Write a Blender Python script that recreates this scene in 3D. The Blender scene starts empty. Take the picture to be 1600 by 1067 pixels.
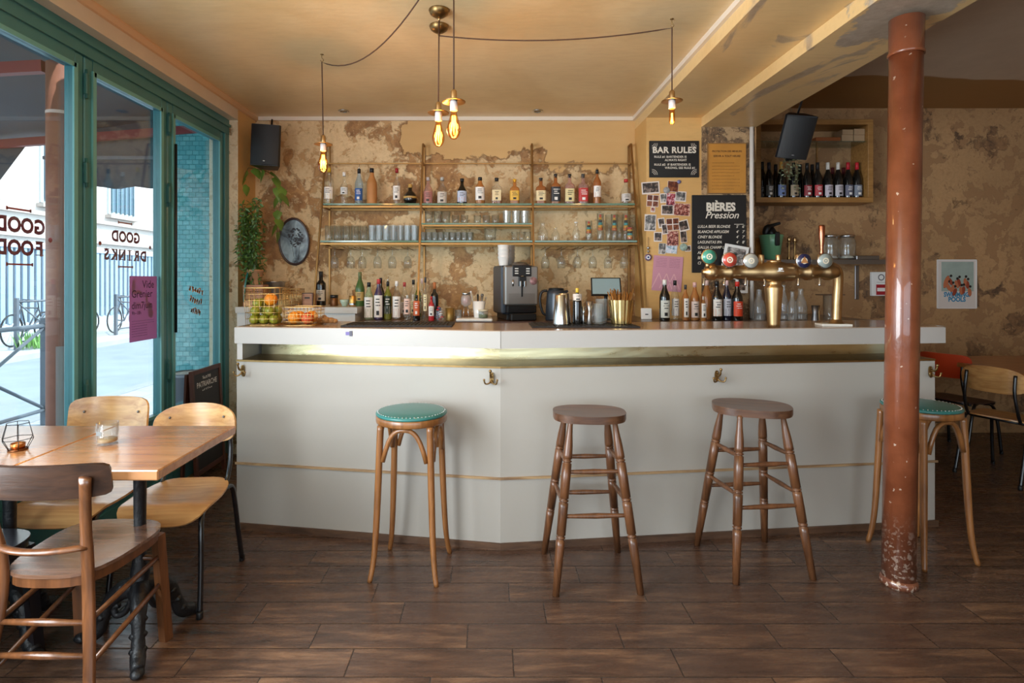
import bpy, math, random
from mathutils import Vector, Matrix, noise as mnoise
random.seed(7)
SC = bpy.context.scene
COL = SC.collection
PI = math.pi
R = math.radians

# ------------------------------------------------------------------ camera
cd = bpy.data.cameras.new('camera'); cam = bpy.data.objects.new('camera', cd); COL.objects.link(cam)
cam.location = (0, 0, 1.4); cam.rotation_euler = (R(90), 0, 0)
cd.sensor_width = 36; cd.lens = 870*36/1600; cd.shift_x = 35/1600; cd.shift_y = -96.5/1600
cd.clip_start = .05; cd.clip_end = 200
SC.camera = cam
F = 870.0
def P(px, py, d):
    return Vector(((px-765)*d/F, d, 1.4+(437-py)*d/F))
def X(px, d): return (px-765)*d/F
def Z(py, d): return 1.4+(437-py)*d/F

# ------------------------------------------------------------------ view, world, sun, daylight fill
SC.view_settings.view_transform = 'Standard'; SC.view_settings.look = 'None'
SC.view_settings.exposure = -0.06; SC.view_settings.gamma = 1.0
SC.view_settings.use_curve_mapping = False
SC.cycles.transparent_max_bounces = 40
SC.cycles.max_bounces = 10; SC.cycles.diffuse_bounces = 5; SC.cycles.glossy_bounces = 4
SC.cycles.sample_clamp_indirect = 6
SC.cycles.caustics_reflective = False; SC.cycles.caustics_refractive = False

w = bpy.data.worlds.new('sky'); SC.world = w; w.use_nodes = True
bg = w.node_tree.nodes['Background']; bg.inputs[0].default_value = (.72, .87, 1, 1); bg.inputs[1].default_value = 4.0

def lamp(name, typ, loc, rot, energy, color=(1, 1, 1), **kw):
    l = bpy.data.lights.new(name, typ); l.energy = energy; l.color = color
    for k, v in kw.items(): setattr(l, k, v)
    o = bpy.data.objects.new(name, l); o.location = loc; o.rotation_euler = rot; COL.objects.link(o)
    return o
sun = lamp('sun', 'SUN', (0, 0, 20), (0, R(42), R(18)), 8.0, (1, .97, .93), angle=R(1))
# area lamps added as daylight fill, inside the side windows and unseen shop front
lamp('daylight_fill_front', 'AREA', (.9, -2.82, 1.55), (R(90), 0, 0), 15, (.93, .97, 1), shape='RECTANGLE', size=4.6, size_y=2.1)
lamp('daylight_fill_side', 'AREA', (-2.03, .40, 1.5), (R(90), 0, R(-90)), 225, (.88, .95, 1), shape='RECTANGLE', size=2.4, size_y=1.9)

# ------------------------------------------------------------------ materials
MATS = {}
def lin(c):
    return tuple(((x/12.92) if x <= .04045 else ((x+.055)/1.055)**2.4) for x in (v/255 for v in c))
def new_mat(name):
    m = bpy.data.materials.new(name); m.use_nodes = True
    return m, m.node_tree, m.node_tree.nodes['Principled BSDF']
def pm(name, rgb=(200, 200, 200), rough=.5, metal=0, coat=0, var=0, scale=8, bump=0, stretch=None, emit=None, es=0, spec=None):
    """plain procedural material, optional noise variation and bump (rgb in sRGB 0-255)"""
    if name in MATS: return MATS[name]
    m, nt, b = new_mat(name); c = lin(rgb)
    b.inputs['Base Color'].default_value = (*c, 1); b.inputs['Roughness'].default_value = rough
    b.inputs['Metallic'].default_value = metal; b.inputs['Coat Weight'].default_value = coat
    b.inputs['Coat Roughness'].default_value = .12
    if spec is not None: b.inputs['Specular IOR Level'].default_value = spec
    if emit: b.inputs['Emission Color'].default_value = (*emit, 1); b.inputs['Emission Strength'].default_value = es
    if var or bump:
        N = G(nt); co = N.coord(stretch or (1, 1, 1))
        n = N.noise(co, scale, 5)
        if var:
            N.link(N.ramp(n, [(.3, tuple(x*(1-var) for x in c)), (.7, tuple(min(1, x*(1+var)) for x in c))]), b.inputs['Base Color'])
        if bump: N.link(N.bump(n, bump), b.inputs['Normal'])
    MATS[name] = m
    return m
class G:
    """small node-graph writer"""
    def __init__(s, nt): s.nt = nt
    def node(s, t, **kw):
        n = s.nt.nodes.new(t)
        for k, v in kw.items(): setattr(n, k, v)
        return n
    def link(s, a, b): s.nt.links.new(a, b)
    def put(s, inp, v):
        if hasattr(v, 'is_linked') or isinstance(v, bpy.types.NodeSocket): s.link(v, inp)
        else: inp.default_value = v
    def coord(s, sc=(1, 1, 1), rot=(0, 0, 0), loc=(0, 0, 0)):
        t = s.node('ShaderNodeTexCoord'); m = s.node('ShaderNodeMapping')
        m.inputs['Scale'].default_value = sc; m.inputs['Rotation'].default_value = rot; m.inputs['Location'].default_value = loc
        s.link(t.outputs['Object'], m.inputs['Vector']); return m.outputs[0]
    def noise(s, co, scale, detail=4, rough=.55, dist=0, out='Fac'):
        n = s.node('ShaderNodeTexNoise'); s.link(co, n.inputs['Vector'])
        n.inputs['Scale'].default_value = scale; n.inputs['Detail'].default_value = detail
        n.inputs['Roughness'].default_value = rough; n.inputs['Distortion'].default_value = dist
        return n.outputs[out]
    def voro(s, co, scale, feat='F1', out='Distance'):
        n = s.node('ShaderNodeTexVoronoi', feature=feat); s.link(co, n.inputs['Vector']); n.inputs['Scale'].default_value = scale
        return n.outputs[out]
    def ramp(s, v, stops, interp='LINEAR'):
        n = s.node('ShaderNodeValToRGB'); n.color_ramp.interpolation = interp; s.link(v, n.inputs[0])
        e = n.color_ramp.elements
        while len(e) < len(stops): e.new(.5)
        for i, (p, c) in enumerate(stops):
            e[i].position = p; e[i].color = (*(c if isinstance(c, tuple) else (c, c, c)), 1)
        return n.outputs[0]
    def math(s, op, a, b=0.0, c=None, clamp=False):
        n = s.node('ShaderNodeMath', operation=op, use_clamp=clamp)
        s.put(n.inputs[0], a); s.put(n.inputs[1], b)
        if c is not None: s.put(n.inputs[2], c)
        return n.outputs[0]
    def mix(s, f, a, b, mode='MIX'):
        n = s.node('ShaderNodeMix', data_type='RGBA', blend_type=mode)
        s.put(n.inputs[0], f)
        for i, v in ((6, a), (7, b)):
            if isinstance(v, tuple): v = (*v[:3], 1)
            s.put(n.inputs[i], v)
        return n.outputs[2]
    def bump(s, h, strength, dist=.02, normal=None):
        n = s.node('ShaderNodeBump'); n.inputs['Strength'].default_value = strength; n.inputs['Distance'].default_value = dist
        s.link(h, n.inputs['Height'])
        if normal is not None: s.link(normal, n.inputs['Normal'])
        return n.outputs[0]
    def sep(s, co):
        n = s.node('ShaderNodeSeparateXYZ'); s.link(co, n.inputs[0]); return n.outputs
    def comb(s, x, y, z):
        n = s.node('ShaderNodeCombineXYZ')
        for i, v in enumerate((x, y, z)): s.put(n.inputs[i], v)
        return n.outputs[0]

def glass(name, tint=(1, 1, 1), body=0.0, rough=.02, ior=1.45, frost=.0):
    """thin glass: tinted see-through mixed with a Fresnel reflection, and a little body colour"""
    if name in MATS: return MATS[name]
    m = bpy.data.materials.new(name); m.use_nodes = True; nt = m.node_tree; nt.nodes.clear(); N = G(nt)
    out = N.node('ShaderNodeOutputMaterial'); tr = N.node('ShaderNodeBsdfTransparent'); tr.inputs[0].default_value = (*tint, 1)
    gl = N.node('ShaderNodeBsdfGlossy'); gl.inputs['Roughness'].default_value = rough
    lw = N.node('ShaderNodeLayerWeight'); lw.inputs[0].default_value = .5; f0 = ((ior-1)/(ior+1))**2
    fr = N.math('ADD', N.math('MULTIPLY', N.math('POWER', lw.outputs['Facing'], 3.2), .9-f0), f0)     # Schlick, the same from both sides
    base = tr.outputs[0]
    if body > 0:
        df = N.node('ShaderNodeBsdfDiffuse'); df.inputs[0].default_value = (*[min(1, t*.9+.02) for t in tint], 1)
        mx = N.node('ShaderNodeMixShader'); mx.inputs[0].default_value = body
        N.link(tr.outputs[0], mx.inputs[1]); N.link(df.outputs[0], mx.inputs[2]); base = mx.outputs[0]
    mx = N.node('ShaderNodeMixShader'); N.link(fr, mx.inputs[0]); N.link(base, mx.inputs[1]); N.link(gl.outputs[0], mx.inputs[2])
    N.link(mx.outputs[0], out.inputs[0]); MATS[name] = m
    return m

# ------------------------------------------------------------------ mesh builder
def basis(d):
    d = d.normalized(); a = Vector((0, 0, 1)) if abs(d.z) < .95 else Vector((1, 0, 0))
    u = d.cross(a).normalized(); return u, d.cross(u).normalized()
class MB:
    def __init__(s): s.v = []; s.f = []; s.m = []; s.s = []
    def add(s, vs, fs, mi=0, smooth=False, M=None):
        o = len(s.v)
        s.v += [tuple(M @ Vector(v)) if M else tuple(v) for v in vs]
        for f in fs: s.f.append([i+o for i in f]); s.m.append(mi); s.s.append(smooth)
        return s
    def box(s, lo, hi, mi=0, M=None, bev=0):
        (a, b, c), (d, e, f) = lo, hi
        if bev <= 0:
            vs = [(a, b, c), (d, b, c), (d, e, c), (a, e, c), (a, b, f), (d, b, f), (d, e, f), (a, e, f)]
            return s.add(vs, [(0, 3, 2, 1), (4, 5, 6, 7), (0, 1, 5, 4), (1, 2, 6, 5), (2, 3, 7, 6), (3, 0, 4, 7)], mi, False, M)
        k = bev; vs = []; idx = {}
        for i, xx in enumerate((a, d)):
            for j, yy in enumerate((b, e)):
                for l, zz in enumerate((c, f)):
                    sx, sy, sz = (1, -1)[i]*k, (1, -1)[j]*k, (1, -1)[l]*k
                    idx[i, j, l, 0] = len(vs); vs.append((xx, yy+sy, zz+sz))
                    idx[i, j, l, 1] = len(vs); vs.append((xx+sx, yy, zz+sz))
                    idx[i, j, l, 2] = len(vs); vs.append((xx+sx, yy+sy, zz))
        I = idx; fs = []
        def q(l, flip): fs.append(tuple(l[::-1]) if flip else tuple(l))
        for i in (0, 1):
            q([I[i, 0, 0, 0], I[i, 1, 0, 0], I[i, 1, 1, 0], I[i, 0, 1, 0]], i == 0)
            q([I[0, i, 0, 1], I[1, i, 0, 1], I[1, i, 1, 1], I[0, i, 1, 1]], i == 1)
            q([I[0, 0, i, 2], I[1, 0, i, 2], I[1, 1, i, 2], I[0, 1, i, 2]], i == 0)
        for i in (0, 1):
            for j in (0, 1):
                q([I[i, j, 0, 0], I[i, j, 0, 1], I[i, j, 1, 1], I[i, j, 1, 0]], (i+j) % 2 == 1)
                q([I[i, 0, j, 0], I[i, 0, j, 2], I[i, 1, j, 2], I[i, 1, j, 0]], (i+j) % 2 == 0)
                q([I[0, i, j, 1], I[0, i, j, 2], I[1, i, j, 2], I[1, i, j, 1]], (i+j) % 2 == 1)
                for l in (0, 1): q([I[i, j, l, 0], I[i, j, l, 1], I[i, j, l, 2]], (i+j+l) % 2 == 0)
        return s.add(vs, fs, mi, False, M)
    def prism(s, poly, z0, z1, mi=0, M=None):
        n = len(poly); vs = [(x, y, z0) for x, y in poly]+[(x, y, z1) for x, y in poly]
        ar = sum(poly[i][0]*poly[(i+1) % n][1]-poly[(i+1) % n][0]*poly[i][1] for i in range(n))
        fs = [tuple(range(n))[::-1], tuple(range(n, 2*n))]+[(i, (i+1) % n, (i+1) % n+n, i+n) for i in range(n)]
        if ar < 0: fs = [f[::-1] for f in fs]
        return s.add(vs, fs, mi, False, M)
    def lathe(s, prof, seg=20, mi=0, M=None, sq=2, cap=True, a0=0, a1=2*PI, smooth=True, sy=1):
        full = abs(a1-a0-2*PI) < 1e-6; n = seg if full else seg+1; vs = []; fs = []
        for r, z in prof:
            for i in range(n):
                a = a0+(a1-a0)*i/seg; c, t = math.cos(a), math.sin(a)
                k = 1 if sq == 2 else (abs(c)**sq+abs(t)**sq)**(-1/sq)
                vs.append((r*k*c, r*k*t*sy, z))
        for j in range(len(prof)-1):
            for i in range(seg):
                i2 = (i+1) % n
                fs.append((j*n+i, j*n+i2, (j+1)*n+i2, (j+1)*n+i))
        s.add(vs, fs, mi, smooth, M)
        if cap and full:
            o = len(s.v)-len(vs)
            if prof[0][0] > 1e-5: s.f.append([o+i for i in range(n)][::-1]); s.m.append(mi); s.s.append(False)
            if prof[-1][0] > 1e-5: s.f.append([o+(len(prof)-1)*n+i for i in range(n)]); s.m.append(mi); s.s.append(False)
        return s
    def tube(s, pts, r, seg=8, mi=0, M=None, cap=True, closed=False, smooth=True, flat=1.0, up=None):
        pts = [Vector(p) for p in pts]; n = len(pts); rr = r if isinstance(r, (list, tuple)) else [r]*n
        vs = []; fs = []; u = None
        for i, p in enumerate(pts):
            if closed: d = (pts[(i+1) % n]-pts[i-1])
            else: d = (pts[min(i+1, n-1)]-pts[max(i-1, 0)])
            d = d.normalized() if d.length > 1e-9 else Vector((0, 0, 1))
            if up is not None:
                u = d.cross(Vector(up)).normalized(); v = d.cross(u).normalized()
            elif u is None: u, v = basis(d)
            else:
                u = (u-d*u.dot(d)).normalized(); v = d.cross(u).normalized()
            for k in range(seg):
                a = 2*PI*k/seg; vs.append(p+u*(math.cos(a)*rr[i])+v*(math.sin(a)*rr[i]*flat))
        m = n if closed else n-1
        for i in range(m):
            j = (i+1) % n
            for k in range(seg):
                k2 = (k+1) % seg; fs.append((i*seg+k, i*seg+k2, j*seg+k2, j*seg+k))
        if cap and not closed: fs += [tuple(range(seg))[::-1], tuple((n-1)*seg+k for k in range(seg))]
        return s.add(vs, fs, mi, smooth, M)
    def bar(s, a, b, r, seg=10, mi=0, M=None, r2=None):
        return s.tube([a, b], [r, r if r2 is None else r2], seg, mi, M)
    def rod(s, a, b, w, h, mi=0, up=(0, 0, 1)):
        """square bar from a to b"""
        a = Vector(a); b = Vector(b); d = (b-a).normalized(); u = d.cross(Vector(up))
        u = u.normalized() if u.length > 1e-4 else Vector((1, 0, 0)); v = u.cross(d).normalized()
        vs = []
        for p in (a, b):
            for x, y in ((-1, -1), (1, -1), (1, 1), (-1, 1)): vs.append(p+u*x*w/2+v*y*h/2)
        return s.add(vs, [(0, 1, 2, 3), (7, 6, 5, 4), (0, 4, 5, 1), (1, 5, 6, 2), (2, 6, 7, 3), (3, 7, 4, 0)], mi)
    def turned(s, a, b, prof, seg=12, mi=0):
        a = Vector(a); b = Vector(b); d = b-a
        s.tube([a+d*t for t, r in prof], [r for t, r in prof], seg, mi); return s
    def ball(s, c, r, seg=14, rings=8, mi=0, sc=(1, 1, 1), M=None):
        pr = [(max(1e-6, math.sin(PI*i/rings)), -math.cos(PI*i/rings)) for i in range(rings+1)]
        T = Matrix.Translation(Vector(c)) @ Matrix.Diagonal((r*sc[0], r*sc[1], r*sc[2], 1))
        return s.lathe(pr, seg, mi, (M @ T) if M else T, cap=False)
    def plate(s, fn, rx, ry, thick, n=2, rings=7, seg=36, mi=0, M=None):
        """curved plywood-like plate: superellipse outline, fn(u,v)->point"""
        top = []; h = 1e-3
        def nrm(u, v):
            p = Vector(fn(u, v)); a = Vector(fn(u+h, v))-p; b = Vector(fn(u, v+h))-p
            return a.cross(b).normalized()
        uv = [(0, 0)]
        for r in range(1, rings+1):
            for i in range(seg):
                a = 2*PI*i/seg; c, t = math.cos(a), math.sin(a); k = (abs(c)**n+abs(t)**n)**(-1/n)*r/rings
                uv.append((rx*k*c, ry*k*t))
        T = [Vector(fn(u, v))+nrm(u, v)*thick/2 for u, v in uv]; B = [Vector(fn(u, v))-nrm(u, v)*thick/2 for u, v in uv]
        N = len(uv); fs = []
        for i in range(seg):
            j = (i+1) % seg; fs += [(0, 1+i, 1+j), (N, N+1+j, N+1+i)]
            for r in range(rings-1):
                a, b = 1+r*seg, 1+(r+1)*seg
                fs += [(a+i, b+i, b+j, a+j), (N+a+i, N+a+j, N+b+j, N+b+i)]
        s.add(T+B, fs, mi, True, M)
        o = 1+(rings-1)*seg
        vs = []; f2 = []
        for i in range(seg): vs += [T[o+i], B[o+i]]
        for i in range(seg):
            j = (i+1) % seg; f2.append((2*i, 2*i+1, 2*j+1, 2*j))
        s.add(vs, f2, mi, True, M)
        return s
    def build(s, name, mat, parent=None, loc=None, rot=None, label=None):
        me = bpy.data.meshes.new(name); me.from_pydata(s.v, [], s.f)
        for mm in (mat if isinstance(mat, (list, tuple)) else [mat]): me.materials.append(mm)
        me.polygons.foreach_set('material_index', s.m); me.polygons.foreach_set('use_smooth', s.s); me.update()
        o = bpy.data.objects.new(name, me); COL.objects.link(o)
        if parent: o.parent = parent
        if loc is not None: o.location = loc
        if rot is not None: o.rotation_euler = rot
        if label: o['label'] = label
        return o
def tag(o, label=None, cat=None, group=None, kind=None):
    if label: o['label'] = label
    if cat: o['category'] = cat
    if group: o['group'] = group
    if kind: o['kind'] = kind
    return o
def thing(name, label, cat, loc=(0, 0, 0), rz=0, group=None, rot=None):
    o = bpy.data.objects.new(name, None); o.empty_display_size = .05; COL.objects.link(o)
    o.location = loc; o.rotation_euler = rot or (0, 0, rz)
    return tag(o, label, cat, group)
def st(name, mb, mat, parent=None):
    o = mb.build(name, mat, parent)
    if not parent: o['kind'] = 'structure'
    return o
def copy_tree(o, loc=None, rz=None, label=None, group=None, scale=None):
    r = o.copy(); COL.objects.link(r)
    for ch in list(o.children):
        c = ch.copy(); COL.objects.link(c); c.parent = r
        for g in list(ch.children):
            d = g.copy(); COL.objects.link(d); d.parent = c
    if loc is not None: r.location = loc
    if rz is not None: r.rotation_euler = (0, 0, rz)
    if label: r['label'] = label
    if group: r['group'] = group
    if scale: r.scale = scale
    return r
_tc = {}
def text(mb, string, size, M, mi=0, align='CENTER', bold=0.0, shear=0, ext=.0005, sx=1, space=1):
    """lettering as mesh: x right, y up, z towards the reader, placed by matrix M"""
    key = (string, align, bold, shear, space)
    if key not in _tc:
        c = bpy.data.curves.new('t', 'FONT'); c.body = string; c.align_x = align; c.size = 1; c.offset = bold; c.shear = shear
        c.space_character = space; c.resolution_u = 3
        o = bpy.data.objects.new('t', c); COL.objects.link(o); bpy.context.view_layer.update()
        dg = bpy.context.evaluated_depsgraph_get(); me = bpy.data.meshes.new_from_object(o.evaluated_get(dg))
        _tc[key] = ([tuple(v.co) for v in me.vertices], [tuple(p.vertices) for p in me.polygons])
        bpy.data.objects.remove(o); bpy.data.curves.remove(c); bpy.data.meshes.remove(me)
    vs, fs = _tc[key]
    mb.add([(x*size*sx, y*size, ext) for x, y, z in vs], fs, mi, False, M)
def scribble(mb, x, y, w, h, n, M, mi=0, th=.12):
    """handwriting too small to read: a run of small strokes"""
    rs = random.Random(int((x+y+w)*1e4))
    for i in range(n):
        a = x+w*i/n; ww = w/n*.8; t = h*th
        for k in range(3):
            x0 = a+ww*rs.random()*.6; y0 = y+h*(-.5+rs.random()*.5); x1 = x0+ww*.3*rs.random(); y1 = y0+h*.5
            mb.add([(x0, y0, .0006), (x0+t*2, y0, .0006), (x1+t*2, y1, .0006), (x1, y1, .0006)], [(0, 1, 2, 3)], mi, False, M)
        yb = y+h*(rs.random()-.5)*.8
        mb.add([(a, yb, .0006), (a+ww, yb, .0006), (a+ww, yb+t*1.5, .0006), (a, yb+t*1.5, .0006)], [(0, 1, 2, 3)], mi, False, M)
def wallM(x, y, z, rot=0):    # plane facing -Y
    return Matrix.Translation((x, y, z)) @ Matrix.Rotation(rot, 4, 'Y') @ Matrix(((1, 0, 0, 0), (0, 0, -1, 0), (0, 1, 0, 0), (0, 0, 0, 1)))
def frameM(o, x, y, z):       # columns: directions of local x, y, z
    return Matrix(((x[0], y[0], z[0], o[0]), (x[1], y[1], z[1], o[1]), (x[2], y[2], z[2], o[2]), (0, 0, 0, 1)))
def smooth_path(pts, n=6):
    pts = [Vector(p) for p in pts]; out = []
    for i in range(len(pts)-1):
        p0, p1, p2, p3 = pts[max(i-1, 0)], pts[i], pts[i+1], pts[min(i+2, len(pts)-1)]
        for k in range(n):
            t = k/n
            out.append(.5*((2*p1)+(p2-p0)*t+(2*p0-5*p1+4*p2-p3)*t*t+(3*p1-p0-3*p2+p3)*t**3))
    out.append(pts[-1]); return out

# ---- shared materials
BRASS = pm('brass_satin', (188, 156, 112), .36, 1, var=.12, scale=14)
BRASSD = pm('brass_aged', (146, 118, 76), .38, 1, var=.2, scale=20)
STEEL = pm('steel_brushed', (200, 200, 200), .22, 1)
STEELD = pm('steel_dull', (130, 130, 132), .4, 1)
BLACKM = pm('black_powdercoat', (18, 18, 21), .38, coat=.2)
BLACKP = pm('black_plastic', (16, 17, 19), .45)
IRON = pm('cast_iron_black', (20, 21, 24), .42, bump=.3, scale=40)
WHITEP = pm('white_plastic', (232, 232, 230), .4)
WHITEC = pm('white_ceramic', (238, 236, 232), .18, coat=.5)
def wood(name, c1, c2, rough=.35, coat=.25, axis='Z', scale=7, bump=.06):
    if name in MATS: return MATS[name]
    m, nt, b = new_mat(name); N = G(nt)
    sc = {'X': (.08, 1, 1), 'Y': (1, .08, 1), 'Z': (1, 1, .08)}[axis]
    co = N.coord(sc); n = N.noise(co, scale*6, 6, .6, .6); n2 = N.noise(N.coord((1, 1, 1)), 5, 3)
    col = N.ramp(n, [(.32, lin(c1)), (.66, lin(c2))]); dark = tuple(x*.55 for x in lin(c1))
    N.link(N.mix(N.ramp(n2, [(.5, 0.0), (.75, .5)]), col, dark), b.inputs['Base Color'])
    b.inputs['Roughness'].default_value = rough; b.inputs['Coat Weight'].default_value = coat; b.inputs['Coat Roughness'].default_value = .2
    N.link(N.bump(n, bump), b.inputs['Normal']); MATS[name] = m
    return m
PLY = wood('plywood_honey', (190, 134, 76), (226, 178, 116), .28, .6, 'X')
TABLEW = wood('table_oak', (160, 108, 66), (192, 138, 92), .25, .9, 'X', 5)
DARKW = wood('walnut_stain', (84, 50, 28), (122, 76, 44), .32, .4, 'Z')
STOOLW = wood('stool_turned_wood', (76, 46, 27), (116, 74, 45), .36, .25, 'Z')
STOOLSEAT = wood('stool_seat_wood', (70, 44, 30), (104, 70, 48), .34, .25, 'X')
BENTW = wood('bentwood_honey', (116, 72, 36), (154, 102, 56), .3, .4, 'Z')
OAKF = wood('cabinet_oak', (140, 98, 48), (172, 126, 70), .5, .1, 'X')
# ================================================================== SETTING
# ---- plaster
def plaster(name, cream, tan, dark, thr=.55, scale=3.4, smooth_zone=None, rough=.75, flecks=.60, flat=1.0):
    """lime wall whose old coats have partly come off: several layers of irregular flakes"""
    m, nt, b = new_mat(name); N = G(nt); co = N.coord()
    wv = N.noise(co, 5, 4, .6, out='Color')
    vm = N.node('ShaderNodeVectorMath', operation='SCALE'); N.link(wv, vm.inputs[0]); vm.inputs['Scale'].default_value = .22
    va = N.node('ShaderNodeVectorMath', operation='ADD'); N.link(co, va.inputs[0]); N.link(vm.outputs[0], va.inputs[1]); cw = va.outputs[0]
    n1 = N.noise(cw, scale, 7, .58); n2 = N.noise(cw, scale*2.7, 6, .6); n3 = N.noise(co, .9, 3); n4 = N.noise(cw, scale*6.5, 4, .6)
    fine = N.noise(co, 42, 5, .7)
    flake = N.ramp(n1, [(thr-.006, 0.0), (thr+.010, 1.0)])
    f2 = N.ramp(n2, [(flecks-.02, 0.0), (flecks-.005, 1.0)]); f3 = N.ramp(n4, [(.60, 0.0), (.62, 1.0)])
    lc, lt, ld = lin(cream), lin(tan), lin(dark)
    base = N.mix(N.ramp(n3, [(.38, 0.0), (.62, 1.0)]), lc, tuple(x*.82 for x in lc))
    base = N.mix(N.math('MULTIPLY', N.ramp(fine, [(.4, 0.0), (.7, 1.0)]), .3), base, tuple(x*.75 for x in lt))
    base = N.mix(N.math('MULTIPLY', f2, .75), base, lt)
    base = N.mix(N.math('MULTIPLY', f3, .5), base, tuple(x*1.1 for x in lt))
    under = N.mix(N.ramp(N.noise(cw, scale*3, 6, .7), [(.4, 0.0), (.6, 1.0)]), ld, lt)
    under = N.mix(N.math('MULTIPLY', f3, .6), under, lc)
    col = N.mix(flake, base, under)
    e1 = N.ramp(n1, [(thr-.022, 0.0), (thr-.004, 1.0), (thr+.012, 0.0)]); e2 = N.ramp(n2, [(flecks-.035, 0.0), (flecks-.018, 1.0), (flecks-.002, 0.0)])
    edge = N.math('MAXIMUM', N.math('MULTIPLY', e1, .45), N.math('MULTIPLY', e2, .3))
    h = N.math('SUBTRACT', N.math('MULTIPLY', fine, .25), N.math('ADD', N.math('MULTIPLY', flake, .7), N.math('MULTIPLY', f2, .3)))
    if smooth_zone:
        X0, Z0, X1 = smooth_zone; s = N.sep(co)
        e = N.math('ADD', s[2], N.math('MULTIPLY', N.math('SUBTRACT', N.noise(co, 1.6, 6, .6, .3), .5), 1.2))
        zm = N.ramp(N.math('MULTIPLY', N.math('SUBTRACT', e, Z0), 20), [(.0, 0.0), (.4, 1.0)])
        xx = N.math('ADD', s[0], N.math('MULTIPLY', N.math('SUBTRACT', n1, .5), .5))
        xm = N.ramp(N.math('MULTIPLY', N.math('SUBTRACT', xx, X0), 30), [(.0, 0.0), (.5, 1.0)])
        zone = N.math('MULTIPLY', zm, xm)
        och = N.mix(N.noise(N.coord((.6, 1, 3)), 3, 5), lin((196, 154, 98)), lin((214, 176, 120)))
        rim = N.ramp(N.math('ABSOLUTE', N.math('SUBTRACT', e, Z0)), [(.0, 1.0), (.012, .8), (.022, 0.0)])
        rimx = N.ramp(N.math('ABSOLUTE', N.math('SUBTRACT', xx, X0)), [(.0, 1.0), (.008, .8), (.014, 0.0)])
        col = N.mix(zone, col, och)
        rr = N.math('MAXIMUM', N.math('MULTIPLY', rim, xm), N.math('MULTIPLY', rimx, zm))
        col = N.mix(N.math('MULTIPLY', rr, .75), col, lin((126, 88, 46)))
        h = N.mix(zone, h, (.5, .5, .5)); edge = N.math('MULTIPLY', edge, N.math('SUBTRACT', 1.0, zone))
    col = N.mix(edge, col, tuple(x*.45 for x in ld))
    N.link(col, b.inputs['Base Color']); b.inputs['Roughness'].default_value = rough
    N.link(N.bump(h, .45, .010), b.inputs['Normal']); MATS[name] = m
    return m
PL_BACK = plaster('peeling_plaster_cream', (232, 202, 156), (184, 140, 90), (146, 106, 68), .545, 3.0, (-.72, 2.36, 0), flecks=.585)
PL_RIGHT = plaster('peeling_plaster_brown', (184, 144, 100), (148, 110, 74), (92, 70, 52), .605, 2.6, flecks=.54)
PL_STONE = plaster('rough_stone_strip', (186, 154, 114), (136, 106, 76), (78, 64, 50), .48, 7)
PL_PIER = plaster('old_plaster_pier', (240, 222, 190), (206, 176, 134), (128, 98, 66), .63, 6)

def ochre(name, c1, c2, damage=None, rough=.34):
    m, nt, b = new_mat(name); N = G(nt); co = N.coord()
    n = N.noise(co, 1.3, 5, .55, .5); f = N.noise(N.coord((1, 4, 4)), 9, 5, .65)
    col = N.mix(N.ramp(n, [(.32, 0.0), (.7, 1.0)]), lin(c1), lin(c2))
    col = N.mix(N.math('MULTIPLY', N.ramp(f, [(.45, 0.0), (.75, 1.0)]), .25), col, tuple(x*.72 for x in lin(c1)))
    if damage:
        d = N.noise(N.coord((2.2, .7, 1), loc=damage), 1.25, 8, .6, .8)
        mk = N.ramp(d, [(.60, 0.0), (.63, 1.0)])
        dc = N.mix(N.noise(co, 16, 6, .7), lin((112, 84, 60)), lin((206, 190, 166)))
        col = N.mix(N.math('MULTIPLY', mk, .85), col, dc)
        sp = N.sep(co); ex = N.math('DIVIDE', N.math('SUBTRACT', sp[0], 1.89), .20); ey = N.math('DIVIDE', N.math('SUBTRACT', sp[1], 2.50), .42)
        rr_ = N.math('ADD', N.math('ADD', N.math('MULTIPLY', ex, ex), N.math('MULTIPLY', ey, ey)), N.math('MULTIPLY', N.math('SUBTRACT', N.noise(co, 6, 5, .6), .5), 2.6))
        pt_ = N.ramp(rr_, [(.75, 1.0), (.9, 0.0)])       # grey filler left round the column head
        col = N.mix(N.math('MULTIPLY', pt_, .9), col, N.mix(N.noise(co, 22, 6, .7), lin((108, 92, 76)), lin((206, 196, 182))))
    N.link(col, b.inputs['Base Color']); b.inputs['Roughness'].default_value = rough
    N.link(N.bump(f, .12, .01), b.inputs['Normal']); MATS[name] = m
    return m
OCH_CEIL = ochre('ceiling_ochre_gloss', (220, 188, 136), (238, 214, 168), rough=.30)
OCH_BEAM = ochre('beam_ochre_worn', (218, 184, 128), (234, 204, 150), (3.1, 1.2, 0))
OCH_WALL = ochre('wall_ochre_paint', (206, 160, 96), (220, 178, 114), rough=.5)

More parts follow.
